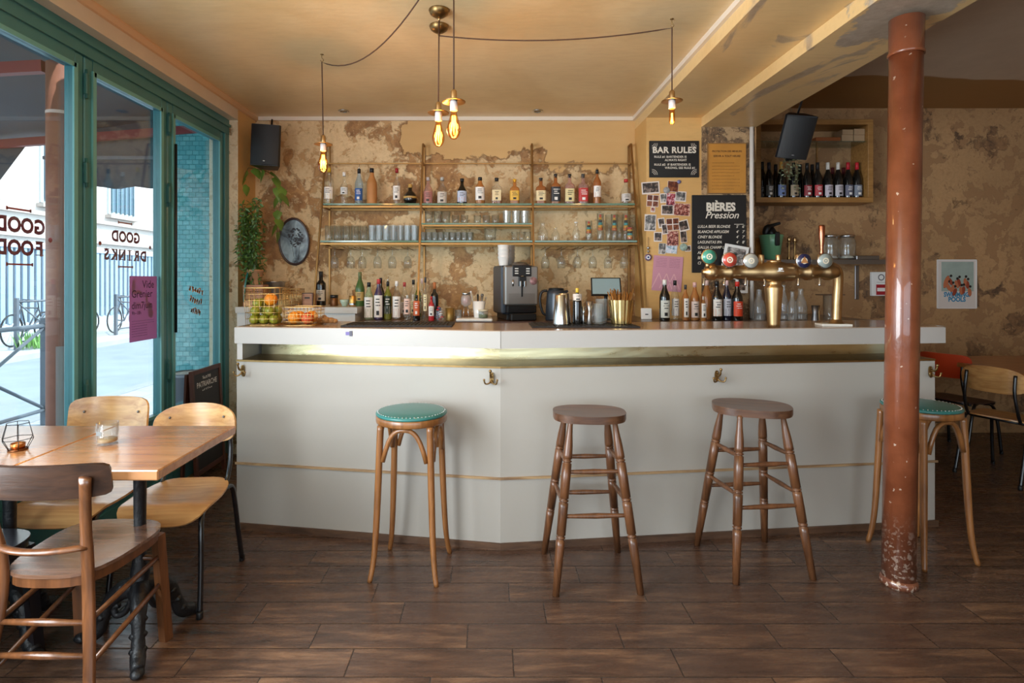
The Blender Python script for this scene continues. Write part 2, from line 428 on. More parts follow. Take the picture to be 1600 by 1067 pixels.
# ---- floor
def floor_mat():
    m, nt, b = new_mat('floor_wood_tile'); N = G(nt); co = N.coord(); s = N.sep(co)
    L, W = .60, .1523
    row = N.math('FLOOR', N.math('DIVIDE', N.math('ADD', s[1], .018), W))
    wn = N.node('ShaderNodeTexWhiteNoise', noise_dimensions='1D'); N.link(row, wn.inputs['W'])
    u = N.math('ADD', N.math('DIVIDE', s[0], L), N.math('ADD', N.math('MULTIPLY', row, .36), N.math('MULTIPLY', wn.outputs['Value'], .22)))
    colr = N.math('FLOOR', u)
    w2 = N.node('ShaderNodeTexWhiteNoise', noise_dimensions='2D'); N.link(N.comb(row, colr, 0.0), w2.inputs['Vector'])
    fu = N.math('FRACT', u); fv = N.math('FRACT', N.math('DIVIDE', N.math('ADD', s[1], .018), W))
    du = N.math('MULTIPLY', N.math('MINIMUM', fu, N.math('SUBTRACT', 1.0, fu)), L)
    dv = N.math('MULTIPLY', N.math('MINIMUM', fv, N.math('SUBTRACT', 1.0, fv)), W)
    dm = N.math('MINIMUM', du, dv)
    joint = N.ramp(dm, [(.0010, 1.0), (.0030, 0.0)])
    off = N.comb(N.math('MULTIPLY', w2.outputs['Value'], 37.0), N.math('MULTIPLY', row, 5.3), 0.0)
    va = N.node('ShaderNodeVectorMath', operation='ADD'); N.link(N.coord((1, 7, 1)), va.inputs[0]); N.link(off, va.inputs[1])
    g = N.noise(va.outputs[0], 3.0, 7, .62, .5); g2 = N.noise(va.outputs[0], 14, 6, .7, .2)
    col = N.ramp(g, [(.3, lin((56, 42, 35))), (.5, lin((90, 66, 52))), (.7, lin((134, 101, 76)))])
    col = N.mix(N.math('MULTIPLY', N.ramp(g2, [(.45, 0.0), (.7, 1.0)]), .55), col, lin((54, 40, 32)))
    col = N.mix(N.math('MULTIPLY', w2.outputs['Value'], .7), col, lin((72, 54, 46)))
    col = N.mix(joint, col, lin((34, 29, 26)))
    N.link(col, b.inputs['Base Color'])
    rr = N.ramp(g2, [(.3, .20), (.7, .36)]); N.link(rr, b.inputs['Roughness'])
    h = N.math('SUBTRACT', N.math('MULTIPLY', g2, .12), joint)
    N.link(N.bump(h, .35, .003), b.inputs['Normal'])
    return m
st('floor', MB().box((-2.25, -3.0, -.12), (5.3, 5.3, 0)), floor_mat())

# ---- walls
st('wall_back', MB().box((-2.25, 4.8, 0), (1.252, 4.98, 2.8)), PL_BACK)
o = st('wall_pillar', MB().box((1.252, 4.45, 0), (1.693, 5.25, 2.695)), OCH_WALL)
st('wall_stone_strip', MB().box((1.693, 4.45, 0), (2.12, 5.25, 2.62)), PL_STONE)
st('wall_back_right', MB().box((2.12, 5.1, 0), (5.3, 5.25, 2.97)), PL_RIGHT)
st('wall_right', MB().box((5.2, -3, 0), (5.3, 5.1, 2.97)), PL_RIGHT)
mb = MB(); mb.box((-2.25, 4.47, 0), (-2.02, 4.8, 2.8)); mb.m[3] = 1
st('wall_left', mb, [PL_PIER, OCH_WALL])
LINT = pm('lintel_beige', (206, 192, 172), .5, var=.06, scale=3)
mb = MB(); mb.box((-2.25, -3, 2.68), (-2.02, 4.47, 2.8)); mb.m[0] = 1
st('wall_left_lintel', mb, [LINT, pm('soffit_white', (226, 218, 204), .5)])
# cornices
TRIMW = pm('moulding_offwhite', (226, 214, 198), .45)
mb = MB(); mb.prism([(-2.02, 2.8), (-1.985, 2.8), (-1.985, 2.79), (-2.005, 2.768), (-2.02, 2.765)], -3, 4.8, M=Matrix(((1, 0, 0, 0), (0, 0, 1, 0), (0, 1, 0, 0), (0, 0, 0, 1))))
st('trim_1', mb, pm('moulding_tan', (214, 176, 136), .45))
mb = MB(); mb.box((-1.985, 4.775, 2.768), (1.228, 4.8, 2.8)); st('trim_2', mb, TRIMW)
mb = MB(); mb.box((1.228, -3, 2.768), (1.252, 4.8, 2.8)); st('trim_3', mb, TRIMW)
# ceiling and beams
st('ceiling', MB().box((-2.25, -3, 2.8), (1.252, 4.98, 2.98)), OCH_CEIL)
st('ceiling_beam', MB().box((1.252, -3, 2.695), (1.693, 4.8, 2.98)), OCH_BEAM)
st('ceiling_beam_low', MB().box((1.693, -3, 2.62), (2.13, 4.8, 3.05)), OCH_BEAM)
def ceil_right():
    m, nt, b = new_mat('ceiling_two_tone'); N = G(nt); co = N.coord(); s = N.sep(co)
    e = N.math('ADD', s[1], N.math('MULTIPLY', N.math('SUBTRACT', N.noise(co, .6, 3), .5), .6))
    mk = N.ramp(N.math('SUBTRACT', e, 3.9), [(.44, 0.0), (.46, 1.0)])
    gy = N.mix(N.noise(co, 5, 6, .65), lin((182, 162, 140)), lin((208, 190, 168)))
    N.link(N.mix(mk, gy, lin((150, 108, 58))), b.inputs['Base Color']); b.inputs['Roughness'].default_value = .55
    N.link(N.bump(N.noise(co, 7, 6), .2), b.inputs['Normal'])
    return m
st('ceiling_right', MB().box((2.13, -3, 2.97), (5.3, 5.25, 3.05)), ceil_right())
st('trim_4', MB().box((2.13, -3, 2.70), (2.26, 4.0, 2.97)), pm('dark_timber', (52, 32, 24), .6, var=.2))
# shop front behind the camera: wall with a wide glazed opening
mb = MB(); mb.box((-2.25, -3.1, 0), (5.3, -3.0, .35)); mb.box((-2.25, -3.1, 2.65), (5.3, -3.0, 3.05)); mb.box((-2.25, -3.1, .35), (-1.5, -3, 2.65)); mb.box((3.3, -3.1, .35), (5.3, -3, 2.65))
st('wall_front', mb, OCH_WALL)
TEAL = pm('teal_frame_paint', (58, 118, 122), .35, coat=.25, var=.06)
TEALD = pm('teal_hinge_dark', (52, 100, 98), .4)  # darker teal, used only on the hinges
PANE = glass('window_pane', (.93, .98, .98), 0, .0, 1.5)
mb = MB()
for x in (-1.5, .1, 1.7, 3.24): mb.box((x, -3.08, .35), (x+.06, -3.02, 2.65))
mb.box((-1.5, -3.08, .35), (3.3, -3.02, .42)); mb.box((-1.5, -3.08, 2.59), (3.3, -3.02, 2.65))
st('window_1', mb, TEAL)

# ---- the folding shop window on the left: outer frame and leaves
WX = -2.13
BEAD = pm('teal_bead_light', (104, 164, 164), .35)
def leaf(n, y0, y1, mat=TEAL, low=.5):
    mb = MB(); x0, x1 = WX-.028, WX+.028; z0, z1 = .03, 2.56
    mb.box((x0, y0, z0), (x1, y0+.062, z1), bev=.006); mb.box((x0, y1-.062, z0), (x1, y1, z1), bev=.006)
    mb.box((x0, y0+.062, z1-.075), (x1, y1-.062, z1)); mb.box((x0, y0+.062, z0), (x1, y1-.062, z0+.09))
    mb.box((x0, y0+.062, low-.04), (x1, y1-.062, low+.04))
    mb.box((WX-.012, y0+.062, z0+.09), (WX+.012, y1-.062, low-.04))
    mb.box((x1-.005, y0+.12, .16), (x1+.004, y1-.12, .40))
    w_ = st('window_%d' % n, mb, mat)
    mb = MB()
    for a, b in ((y0+.05, y0+.076), (y1-.076, y1-.05)): mb.box((x1, a, low+.04), (x1+.010, b, z1-.06))
    mb.box((x1, y0+.06, low+.03), (x1+.01, y1-.06, low+.05)); mb.box((x1, y0+.06, z1-.085), (x1+.01, y1-.06, z1-.062)); mb.build('glazing_bead', BEAD, w_)
    MB().box((WX-.003, y0+.062, low+.04), (WX+.003, y1-.062, z1-.075)).build('pane', PANE, w_)
    mb = MB()
    for z in (.75, 1.9, 2.36): mb.box((x1, y0-.012, z), (x1+.02, y0+.012, z+.11), bev=.004); mb.bar((x1+.012, y0, z-.02), (x1+.012, y0, z+.13), .008)
    mb.build('hinge', TEALD, w_)
    return w_
ys = [2.10, 2.865, 3.63, 4.40]
wl = {}
for i, (a, b) in enumerate(((-2.9, -2.15), (-2.15, -1.4), (-1.4, -.65), (-.65, .1), (.1, .765), (.765, 1.35), (1.35, 2.12), (2.12, 2.885), (2.885, 3.63), (3.63, 4.40))):
    wl[i+2] = leaf(i+2, a+.004, b-.004)
MB().bar((WX+.045, 3.70, 1.05), (WX+.045, 3.70, 2.3), .009).build('espagnolette', BLACKP, wl[11])
mb = MB(); mb.box((WX-.05, -3, 2.56), (WX+.04, 4.47, 2.68)); mb.box((WX+.04, -3, 2.62), (WX+.055, 4.47, 2.64)); mb.box((WX-.05, 4.40, 0), (WX+.04, 4.47, 2.56), bev=.004)
st('window_frame', mb, TEAL)
mb = MB(); mb.box((WX-.08, -3, 0), (WX+.06, 4.40, .03)); st('trim_5', mb, pm('threshold_brass', (150, 120, 80), .45, .7))
# ================================================================== BAR COUNTER
CREAM = pm('bar_cream_paint', (170, 164, 156), .42, var=.02, scale=3)
LIPM = pm('bar_lip_grey', (180, 175, 170), .38)
def brass_sheet():
    m, nt, b = new_mat('brass_sheet_patina'); N = G(nt)
    n = N.noise(N.coord((.5, .5, 2.5)), 4, 6, .65, .6)
    N.link(N.ramp(n, [(.3, lin((196, 182, 138))), (.55, lin((222, 212, 172))), (.75, lin((210, 212, 190)))]), b.inputs['Base Color'])
    b.inputs['Metallic'].default_value = 1; N.link(N.ramp(n, [(.3, .2), (.8, .42)]), b.inputs['Roughness'])
    N.link(N.bump(N.noise(N.coord((.3, .3, 1)), 5, 3), .35, .02), b.inputs['Normal'])
    return m
BSHEET = brass_sheet()
L0, C0, R0 = (-1.426, 3.14), (.056, 2.89), (2.535, 3.17)
def off(d, l=0, r=0):     # front polyline moved back by d, ends moved inward
    return [(L0[0]+l, L0[1]+d), (C0[0], C0[1]+d), (R0[0]-r, R0[1]+d)]
def foot(d0, d1, l=0, r=0): return off(d0, l, r)+off(d1, l, r)[::-1]
ZT = 1.135
bar = thing('bar_counter', 'long pale grey bar counter with an angled front and a brass-lined recess', 'bar counter', (0, 0, 0))
MB().prism(foot(0, .44), .034, .94).build('front_panel', CREAM, bar)
MB().prism(foot(-.012, .05, -.004, -.012), 0, .034).build('baseboard', wood('bar_baseboard', (66, 46, 34), (100, 72, 52), .5, 0, 'X'), bar, label='narrow brown wooden baseboard')
mb = MB(); mb.prism(foot(-.009, .0, -.006, -.012), .362, .374); mb.build('trim_strip', wood('trim_strip_wood', (128, 98, 70), (186, 154, 112), .6, 0, 'X', 4), bar, label='thin worn wooden strip')
MB().prism(foot(-.006, .27, 0, 0), .94, .95).build('ledge', BRASSD, bar, label='brass ledge along the recess')
MB().prism(foot(.245, .44, .04, .04), .95, 1.042).build('recess_back', BSHEET, bar, label='brushed brass sheet with patina')
MB().box((L0[0], 3.145, .95), (L0[0]+.03, 3.5, 1.042)).build('end_post', LIPM, bar); MB().box((R0[0]-.05, 3.24, .95), (R0[0]-.03, 3.6, 1.042)).build('end_post', LIPM, bar)
lip = foot(-.002, .50, -.012, 0)
lip = [(L0[0]-.012, L0[1]-.002), (C0[0], C0[1]-.002), (R0[0]+.045, R0[1]-.02), (R0[0]+.085, R0[1]+.03), (R0[0]+.085, R0[1]+.5), (C0[0], C0[1]+.52), (L0[0]-.012, L0[1]+.5)]
MB().prism(lip, 1.042, ZT-.004).build('countertop', LIPM, bar)
def shr(poly, k):
    cx = sum(p[0] for p in poly)/len(poly); cy = sum(p[1] for p in poly)/len(poly)
    return [(x+(k if x < cx else -k), y+(k if y < cy else -k)) for x, y in poly]
MB().prism(shr(lip, .006), ZT-.004, ZT).build('worktop', pm('laminate_taupe', (160, 134, 112), .22, coat=.4, var=.05), bar, label='glossy taupe laminate top')
mb = MB(); mb.box((.0555, 2.8865, 1.044), (.0575, 2.90, 1.134)); mb.build('joint', pm('joint_dark', (120, 114, 108), .6), bar)
# sticker on the lip
stk = thing('sticker', 'small purple sticker on the counter edge at the left', 'sticker', (0, 0, 0))
a = math.atan2(C0[1]-L0[1], C0[0]-L0[0])
def on_left(px):  # point on left front plane seen at px
    t = (px-765)/F; k = (C0[1]-L0[1])/(C0[0]-L0[0]); d = (L0[1]-k*L0[0])/(1-k*t); return Vector((t*d, d, 0)), a
def on_right(px):
    t = (px-765)/F; k = (R0[1]-C0[1])/(R0[0]-C0[0]); d = (C0[1]-k*C0[0])/(1-k*t); return Vector((t*d, d, 0)), math.atan2(R0[1]-C0[1], R0[0]-C0[0])
p, an = on_left(546); p.z = 1.4-(521-437)*p.y/F
T = Matrix.Translation(p+Vector((-.0, -.003, 0))) @ Matrix.Rotation(an, 4, 'Z')
MB().box((-.02, -.003, -.009), (.004, 0, .009), M=T).build('print', pm('sticker_purple', (96, 78, 150), .4), stk)
MB().box((.002, -.004, -.014), (.018, -.0006, .014), bev=.0006, M=T).build('portrait', pm('sticker_dark', (50, 44, 66), .4, var=.5, scale=80), stk)
# coat hooks
def hook(px, py, label, fn=on_right):
    p, an = fn(px); p.z = 1.4-(py-437)*p.y/F; p.y -= .0125
    t = thing('coat_hook', label, 'hook', p, an, 'double coat hooks along the bar front')
    mb = MB(); mb.plate(lambda u, v: (u, .004, v), .011, .03, .006, 2.5, 3, 16); mb.ball((0, -.003, .02), .004); mb.ball((0, -.003, -.012), .004); mb.build('plate', BRASSD, t)
    mb = MB(); mb.tube(smooth_path([(0, .0, .008), (0, -.02, .006), (0, -.035, .02), (0, -.04, .038)]), [.0055]*13+[.0045]*6, 8); mb.ball((0, -.04, .042), .008); mb.build('top_hook', BRASSD, t)
    mb = MB()
    for s in (-1, 1):
        mb.tube(smooth_path([(0, -.004, -.012), (s*.012, -.016, -.026), (s*.028, -.024, -.026), (s*.034, -.028, -.010)]), .004, 8); mb.ball((s*.034, -.028, -.006), .006)
    mb.build('lower_hooks', BRASSD, t)
hook(380, 578, 'brass coat hook at the left end of the bar front', on_left)
hook(768, 590, 'brass coat hook beside the vertical corner of the bar front', on_left)
hook(1119, 587, 'brass coat hook on the bar front above the right turned-wood stool')
hook(1452, 580, 'brass coat hook at the right end of the bar, beyond the column')

# ================================================================== STOOLS
def turned_stool(label, loc, rz, sx, sy, hs, fx, fy, srz=0):
    t = thing('turned_wood_stool', label, 'bar stool', loc, rz, 'wooden stools with turned legs')
    n = 2.6
    mb = MB(); prof = [(.0001, -.014), (.90, -.014), (.985, -.007), (1, .004), (.99, .012), (.96, .016)]
    mb.plate(lambda u, v: (u, v, hs-.019+.0*u), sx*.985, sy*.985, .030, n, 5, 44)
    mb.plate(lambda u, v: (u, v, hs-.0035-.006*max(0, 1-(u/sx)**2-(v/sy)**2)), sx, sy, .011, n, 8, 44)
    mb.plate(lambda u, v: (u, v, hs-.018), sx, sy, .018, n, 2, 44)
    mb.build('seat', STOOLSEAT, t, rot=(0, 0, srz))
    legs = {}
    prof = [(0, .016), (.02, .012), (.08, .015), (.14, .0195), (.2, .0215), (.22, .0215), (.222, .0165), (.228, .0165), (.230, .0215), (.238, .0215), (.240, .0165), (.246, .0165), (.248, .0215), (.33, .022), (.45, .0215), (.452, .0165), (.458, .0165), (.460, .0215), (.468, .0215), (.470, .0165), (.476, .0165), (.478, .0215), (.5, .0215), (.66, .0205), (.662, .0155), (.668, .0155), (.670, .0205), (.678, .0205), (.680, .0155), (.686, .0155), (.688, .0205), (.72, .0205), (1, .0155)]
    for i, (a, b) in enumerate(((-1, -1), (1, -1), (1, 1), (-1, 1))):
        top = Vector((a*sx*.60, b*sy*.60, hs-.03)); bot = Vector((a*fx, b*fy, .0))
        legs[i] = (top, bot); mb = MB(); mb.turned(top, bot, prof, 14); mb.build('leg', STOOLW, t)
    rp = [(0, .008), (.12, .009), (.5, .0125), (.88, .009), (1, .008)]
    def at(i, z): a, b = legs[i]; k = (a.z-z)/(a.z-b.z); return a+(b-a)*k
    for (i, j, zs) in ((0, 1, (.52, .33)), (2, 3, (.52, .33)), (1, 2, (.56, .385)), (3, 0, (.56, .385))):
        for z in zs: MB().turned(at(i, z), at(j, z), rp, 10).build('stretcher', STOOLW, t)
    return t
turned_stool('wooden bar stool with turned legs, the first right of the bar corner', (.476, 2.665, 0), R(2), .172, .128, .772, .190, .193, R(-6))
turned_stool('wooden bar stool with a wide tilted-looking seat, nearest left of the rusty column', (1.302, 2.77, 0), R(6), .182, .140, .778, .19, .19, R(-24))

VINYL = pm('teal_vinyl', (50, 116, 112), .36, coat=.15, bump=.05, scale=60)
def bent_stool(label, loc, rz, hs=.765):
    t = thing('bentwood_stool', label, 'bar stool', loc, rz, 'round bentwood stools with teal seats')
    r = .172
    mb = MB(); mb.lathe([(r-.02, hs-.052), (r-.002, hs-.05), (r, hs-.045), (r, hs-.022), (r-.003, hs-.017), (r-.02, hs-.017)], 40); mb.build('seat_ring', BENTW, t)
    cu = MB().lathe([(r-.004, hs-.018), (r+.001, hs-.012), (r-.001, hs-.004), (r-.02, hs+.001), (r*.6, hs+.006), (.0001, hs+.008)], 40).build('cushion', VINYL, t)
    mb = MB()
    for i in range(56):
        a = 2*PI*i/56; mb.ball((math.cos(a)*(r-.010), math.sin(a)*(r-.010), hs-.0005), .0032, 6, 4)
    mb.build('nail_trim', STEEL, cu)
    tops = []
    for a, b in ((-1, -1), (1, -1), (1, 1), (-1, 1)):
        tp = [(a*.118, b*.118, hs-.05), (a*.122, b*.122, .6), (a*.128, b*.128, .4), (a*.136, b*.136, .2), (a*.145, b*.145, .08), (a*.158, b*.158, .0)]
        pts = smooth_path(tp, 4); mb = MB(); mb.tube(pts, [.0165-.005*max(0, (i-8)/12) for i in range(len(pts))], 12)
        mb.build('leg', BENTW, t); tops.append((a, b))
        MB().ball((a*.127, b*.127-.0, .43), .018, 8, 5, sc=(.5, .5, .35)).build('screw', STEEL, t)
    for i in range(4):
        (a0, b0), (a1, b1) = tops[i], tops[(i+1) % 4]; pts = []
        for k in range(15):
            s = k/14; x = a0+(a1-a0)*(s*.80+.10); y = b0+(b1-b0)*(s*.80+.10)
            q = abs(2*s-1); zz = hs-.064-.15*(q**2.8); out = 1+.05*(1-q)
            pts.append((x*.130*out, y*.130*out, zz))
        MB().tube(pts, .0115, 8).build('arch', BENTW, t)
bent_stool('teal-seated bentwood stool standing alone left of the bar corner', (-.38, 2.716, 0), R(-7))
bent_stool('teal-seated bentwood stool half hidden behind the rusty column', (2.21, 2.855, 0), R(11))

# ================================================================== COLUMN
def rust():
    m, nt, b = new_mat('column_rust_paint'); N = G(nt); co = N.coord(); n = N.noise(co, 6, 5); f = N.noise(N.coord((1, 1, .5)), 26, 5, .7)
    chip = N.ramp(N.noise(co, 30, 3, .5), [(.70, 0.0), (.72, 1.0)])
    s = N.sep(co); low = N.ramp(s[2], [(.0, 1.0), (.35, 0.0)])
    chip2 = N.math('MULTIPLY', low, N.ramp(N.noise(co, 55, 3), [(.55, 0.0), (.6, .8)]))
    col = N.mix(N.ramp(n, [(.35, 0.0), (.7, 1.0)]), lin((110, 56, 32)), lin((138, 76, 48)))
    col = N.mix(N.math('MULTIPLY', low, .5), col, lin((96, 66, 54)))
    col = N.mix(N.math('MAXIMUM', N.math('MULTIPLY', chip, .7), chip2), col, lin((214, 190, 170)))
    N.link(col, b.inputs['Base Color']); b.inputs['Roughness'].default_value = .3; b.inputs['Coat Weight'].default_value = .7
    N.link(N.bump(f, .35, .006), b.inputs['Normal'])
    return m
col = thing('support_column', 'rust-brown painted iron column between the bar and the camera', 'column', (1.883, 2.564, 0), rot=(0, R(.82), 0))
RUST = rust()
mb = MB(); mb.lathe([(.067, .035), (.0665, 1.2), (.066, 2.43)], 36); mb.build('shaft', RUST, col)
mb = MB(); mb.lathe([(.072, 2.43), (.072, 2.445), (.068, 2.45), (.069, 2.60)], 36); mb.build('collar', RUST, col)
mb = MB(); mb.lathe([(.074, .0), (.074, .02), (.068, .035)], 36); mb.build('base', RUST, col)

# ================================================================== CHAIRS
TUBEB = pm('tube_black_enamel', (20, 20, 24), .25, coat=.3)
def ply_chair(label, loc, rz, back='round', s=1.0, frame=TUBEB, bm=PLY, sm=PLY, group='plywood chairs on black tube frames'):
    """faces -Y in its own space"""
    t = thing('plywood_chair', label, 'chair', loc, rz, group); t.scale = (s, s, s)
    def seat(u, v):
        z = .435-.012*math.exp(-((u/.13)**2+((v-.03)/.12)**2))
        if v < -.10: z -= 6.0*(v+.10)**2
        if v > .12: z += .8*(v-.12)**2
        return (u*(1-.10*(v > 0)*v/.2), v, z-.006*(abs(u)/.19)**4)
    MB().plate(seat, .192, .20, .010, 4.2, 9, 56).build('seat', sm, t)
    if back == 'round': rx, ry, n, zc = .19, .092, 3.0, .705
    else: rx, ry, n, zc = .185, .095, 6.0, .715
    b = MB().plate(lambda u, v: (u, .205+.05*(v/.09)*.25-.055*(u/.19)**2+.018, zc+v-(.012*(u/.19)**2 if back == 'round' else 0)), rx, ry, .009, n, 7, 48).build('backrest', bm, t)
    mb = MB()
    for x in (-.125, .125): mb.ball((x, .195, zc+.03), .006, 8, 5)
    mb.build('rivets', STEELD, b)
    for x in (-1, 1):
        MB().tube(smooth_path([(x*.152, -.06, .415), (x*.158, -.13, .395), (x*.168, -.165, .34), (x*.178, -.19, .2), (x*.184, -.215, .012)], 5), .0115, 10).build('leg', frame, t)
        MB().tube(smooth_path([(x*.135, -.02, .418), (x*.17, .10, .420), (x*.182, .145, .41), (x*.184, .175, .34), (x*.186, .215, .18), (x*.188, .262, .012)], 5), .0115, 10).build('leg', frame, t)
        MB().tube(smooth_path([(x*.12, .10, .417), (x*.145, .16, .425), (x*.150, .196, .47), (x*.148, .222, .56), (x*.142, .228, .64), (x*.140, .212, .75)], 5), .0105, 10).build('back_post', frame, t)
        for y in (-.217, .264): MB().lathe([(.0125, 0), (.0135, .004), (.0135, .025), (.011, .03)], 10, M=Matrix.Translation((x*(.184 if y < 0 else .188), y, 0))).build('foot_cap', BLACKP, t)
    MB().bar((-.16, -.12, .403), (.16, -.12, .403), .009).build('cross_bar', frame, t)
    MB().bar((-.15, .12, .412), (.15, .12, .412), .009).build('cross_bar', frame, t)
ply_chair('plywood chair with rounded backrest between the table and the bar', (-1.40, 2.50, 0), R(5), 'round', 1.0)
ply_chair('plywood chair with square-cornered backrest close to the shop window', (-1.815, 2.47, 0), R(0), 'square', 1.03)
ply_chair('plywood chair tucked under the far right table, back to the camera', (3.70, 3.98, 0), R(113), 'round', 1.0)
ply_chair('dark-seated chair with a red-orange backrest beyond the bar end', (3.84, 4.56, 0), R(112), 'square', 1.0, bm=pm('red_orange_shell', (196, 70, 36), .4), sm=pm('dark_brown_seat', (66, 38, 30), .4), group='chairs at the far right table')

CREST = wood('walnut_crest', (42, 26, 18), (66, 42, 28), .36, .15, 'X')
def cafe_chair(label, loc, rz, wmat, smat, group):
    """bentwood cafe chair, facing +Y; origin on floor under seat centre"""
    t = thing('bentwood_chair', label, 'chair', loc, rz, group)
    def outl(u, v):
        k = 1-.16*(.5-v/.42) if v < .21 else 1
        return (u*k, v, .452-.010*math.exp(-((u/.12)**2+((v)/.12)**2)))
    MB().plate(outl, .195, .21, .012, 3.3, 8, 48).build('seat', smat, t)
    MB().plate(lambda u, v: (outl(u, v)[0], v, .430), .190, .205, .032, 3.3, 3, 48).build('seat_rim', wmat, t)
    post = {}
    for s in (-1, 1):
        pts = smooth_path([(s*.182, -.245, 0), (s*.160, -.21, .2), (s*.140, -.188, .43), (s*.150, -.212, .62), (s*.182, -.258, .785)], 5)
        mb = MB(); mb.tube(pts, [.021]*6+[.022]*8+[.020]*(len(pts)-14), 8, flat=.6, up=(0, 1, 0)); mb.build('back_post', wmat, t)
        MB().rod((s*.168, .185, 0), (s*.158, .150, .425), .032, .036).build('leg', wmat, t)
        for zb, zf in ((.305, .345), (.16, .235)):
            MB().turned((s*.148, -.195, zb), (s*.163, .16, zf), [(0, .008), (.5, .010), (1, .008)], 8).build('side_rung', wmat, t)
    for z, y in ((.30, -.197), (.20, -.208)):
        MB().turned((-.150, y, z), (.150, y, z), [(0, .008), (.5, .012), (1, .008)], 10).build('rear_rung', wmat, t)
    MB().bar((-.155, .162, .33), (.155, .162, .33), .010).build('front_rung', wmat, t)
    # crest: broad slab curved forward at its ends, and a slim lower rail
    MB().plate(lambda u, v: (u, -.268+.95*u*u-.16*(v), .772+v), .236, .054, .014, 9, 8, 56).build('crest_rail', CREST if wmat is DARKW else wmat, t)
    pts = [(u*.146/.16, -.205+.25*u*u-.035*(1-(u/.16)**2), .545) for u in [(-.16+.32*i/12) for i in range(13)]]
    MB().tube(pts, .0155, 8, flat=.6, up=(0, 0, 1)).build('lower_rail', wmat, t)
cafe_chair('dark brown bentwood chair in the left foreground seen from behind', (-1.43, 1.985, 0), R(-1), DARKW, wood('walnut_seat', (96, 68, 52), (136, 100, 80), .22, .9, 'X'), 'bentwood chairs on the near side of the tables')
cafe_chair('near-black bentwood chair at the extreme left edge', (-1.862, 1.90, 0), R(0), pm('black_lacquer', (26, 24, 28), .3, coat=.4), pm('black_seat', (36, 38, 46), .25, coat=.4), 'bentwood chairs on the near side of the tables')

# ================================================================== TABLES
def ped_table(label, x0, x1, y0, y1, zt, cx, cy, topm, group, rot0=-60):
    t = thing('pedestal_table', label, 'table', (cx, cy, 0), 0, group)
    MB().box((x0-cx, y0-cy, zt-.034), (x1-cx, y1-cy, zt), bev=.004).build('tabletop', topm, t)
    mb = MB(); mb.lathe([(.038, .18), (.045, .21), (.03, .235), (.034, .27), (.028, .31), (.023, .34), (.021, .40), (.023, .66), (.029, .67), (.029, .69), (.023, .70), (.023, zt-.045), (.05, zt-.04), (.05, zt-.0345)], 18)
    mb.box((-.16, -.02, zt-.045), (.16, .02, zt-.034)); mb.box((-.02, -.16, zt-.045), (.02, .16, zt-.034)); mb.build('pedestal', IRON, t)
    for k in range(3):
        a = R(rot0+120*k); c, s = math.cos(a), math.sin(a)
        T = Matrix(((c, -s, 0, 0), (s, c, 0, 0), (0, 0, 1, 0), (0, 0, 0, 1)))
        pts = smooth_path([(.0, 0, .215), (.06, 0, .205), (.115, 0, .16), (.14, 0, .10), (.165, 0, .045), (.215, 0, .022)], 5)
        rr = [.036, .037, .036, .035, .034, .033, .031, .030, .028, .027, .025, .024, .023, .022, .022, .022, .022, .023, .024, .025, .026, .026, .025, .024, .023, .020]
        mb = MB(); mb.tube(pts, rr[:len(pts)], 10, M=T, flat=1.1)
        mb.tube(smooth_path([(.03, 0, .17), (.055, 0, .12), (.09, 0, .105), (.10, 0, .135), (.08, 0, .145)], 4), .012, 8, M=T)
        for q in range(3): mb.ball((.12+.02*q, 0, .15-.045*q), .022, 8, 6, sc=(.8, 1.4, .8), M=T)
        mb.ball((.225, 0, .018), .024, 10, 6, sc=(1.2, 1, .75), M=T)
        mb.build('foot', IRON, t)
    return t
ped_table('pedestal table nearest the bar, with the glass candle on it', -1.583, -1.078, 1.81, 2.366, .78, -1.35, 2.15, TABLEW, 'small pedestal tables by the window')
ped_table('pedestal table against the shop window, with the wire candle holder', -2.088, -1.588, 1.81, 2.366, .78, -1.87, 2.17, TABLEW, 'small pedestal tables by the window', -30)
ped_table('oak-topped table in the far right corner', 3.68, 4.95, 3.55, 4.75, .75, 4.3, 4.15, wood('far_table_oak', (150, 94, 48), (186, 124, 70), .3, .4, 'X'), 'tables at the far right')

# things on the near tables
o = thing('candle_holder', 'geometric black wire holder with a copper cup and tealight', 'candle holder', (X(28, 2.03), 2.03, .78), R(12))
mb = MB(); rt, rm, rb = .036, .050, .030
ring = lambda r, z, n=6: [(r*math.cos(2*PI*i/n), r*math.sin(2*PI*i/n), z) for i in range(n)]
A_, B_, C_ = ring(rt, .098), ring(rm, .042), ring(rb, .004)
for i in range(6):
    j = (i+1) % 6
    for p, q in ((A_[i], A_[j]), (B_[i], B_[j]), (C_[i], C_[j]), (A_[i], B_[i]), (B_[i], C_[i])): mb.bar(p, q, .0013, 5)
mb.build('wire_cage', BLACKM, o)
mb = MB(); mb.lathe([(.0001, .0), (.030, .0), (.031, .004), (.029, .006), (.0001, .006)], 20, mi=0); mb.build('base_plate', pm('copper_dark', (130, 80, 48), .3, .9), o)
c = MB().lathe([(.021, .006), (.0225, .025), (.021, .025), (.020, .009)], 20).build('cup', pm('copper_cup', (196, 122, 62), .25, .9), o)
MB().lathe([(.0001, .018), (.0205, .018)], 16, cap=False).build('wax', pm('wax', (226, 200, 160), .4), c)
GL_CLEAR = glass('glass_clear', (.955, .97, .965), .03, .01, 1.5)
o = thing('candle_glass', 'clear glass tumbler with a burnt-down white candle', 'candle', (X(168, 2.10), 2.10, .78))
MB().lathe([(.0001, .0), (.034, .0), (.035, .004), (.0365, .082), (.0340, .082), (.0325, .014), (.0001, .012)], 28).build('tumbler', GL_CLEAR, o)
MB().lathe([(.0001, .012), (.032, .012), (.0325, .022), (.0001, .019)], 24).build('wax', pm('candle_wax_tan', (214, 176, 124), .4), o)
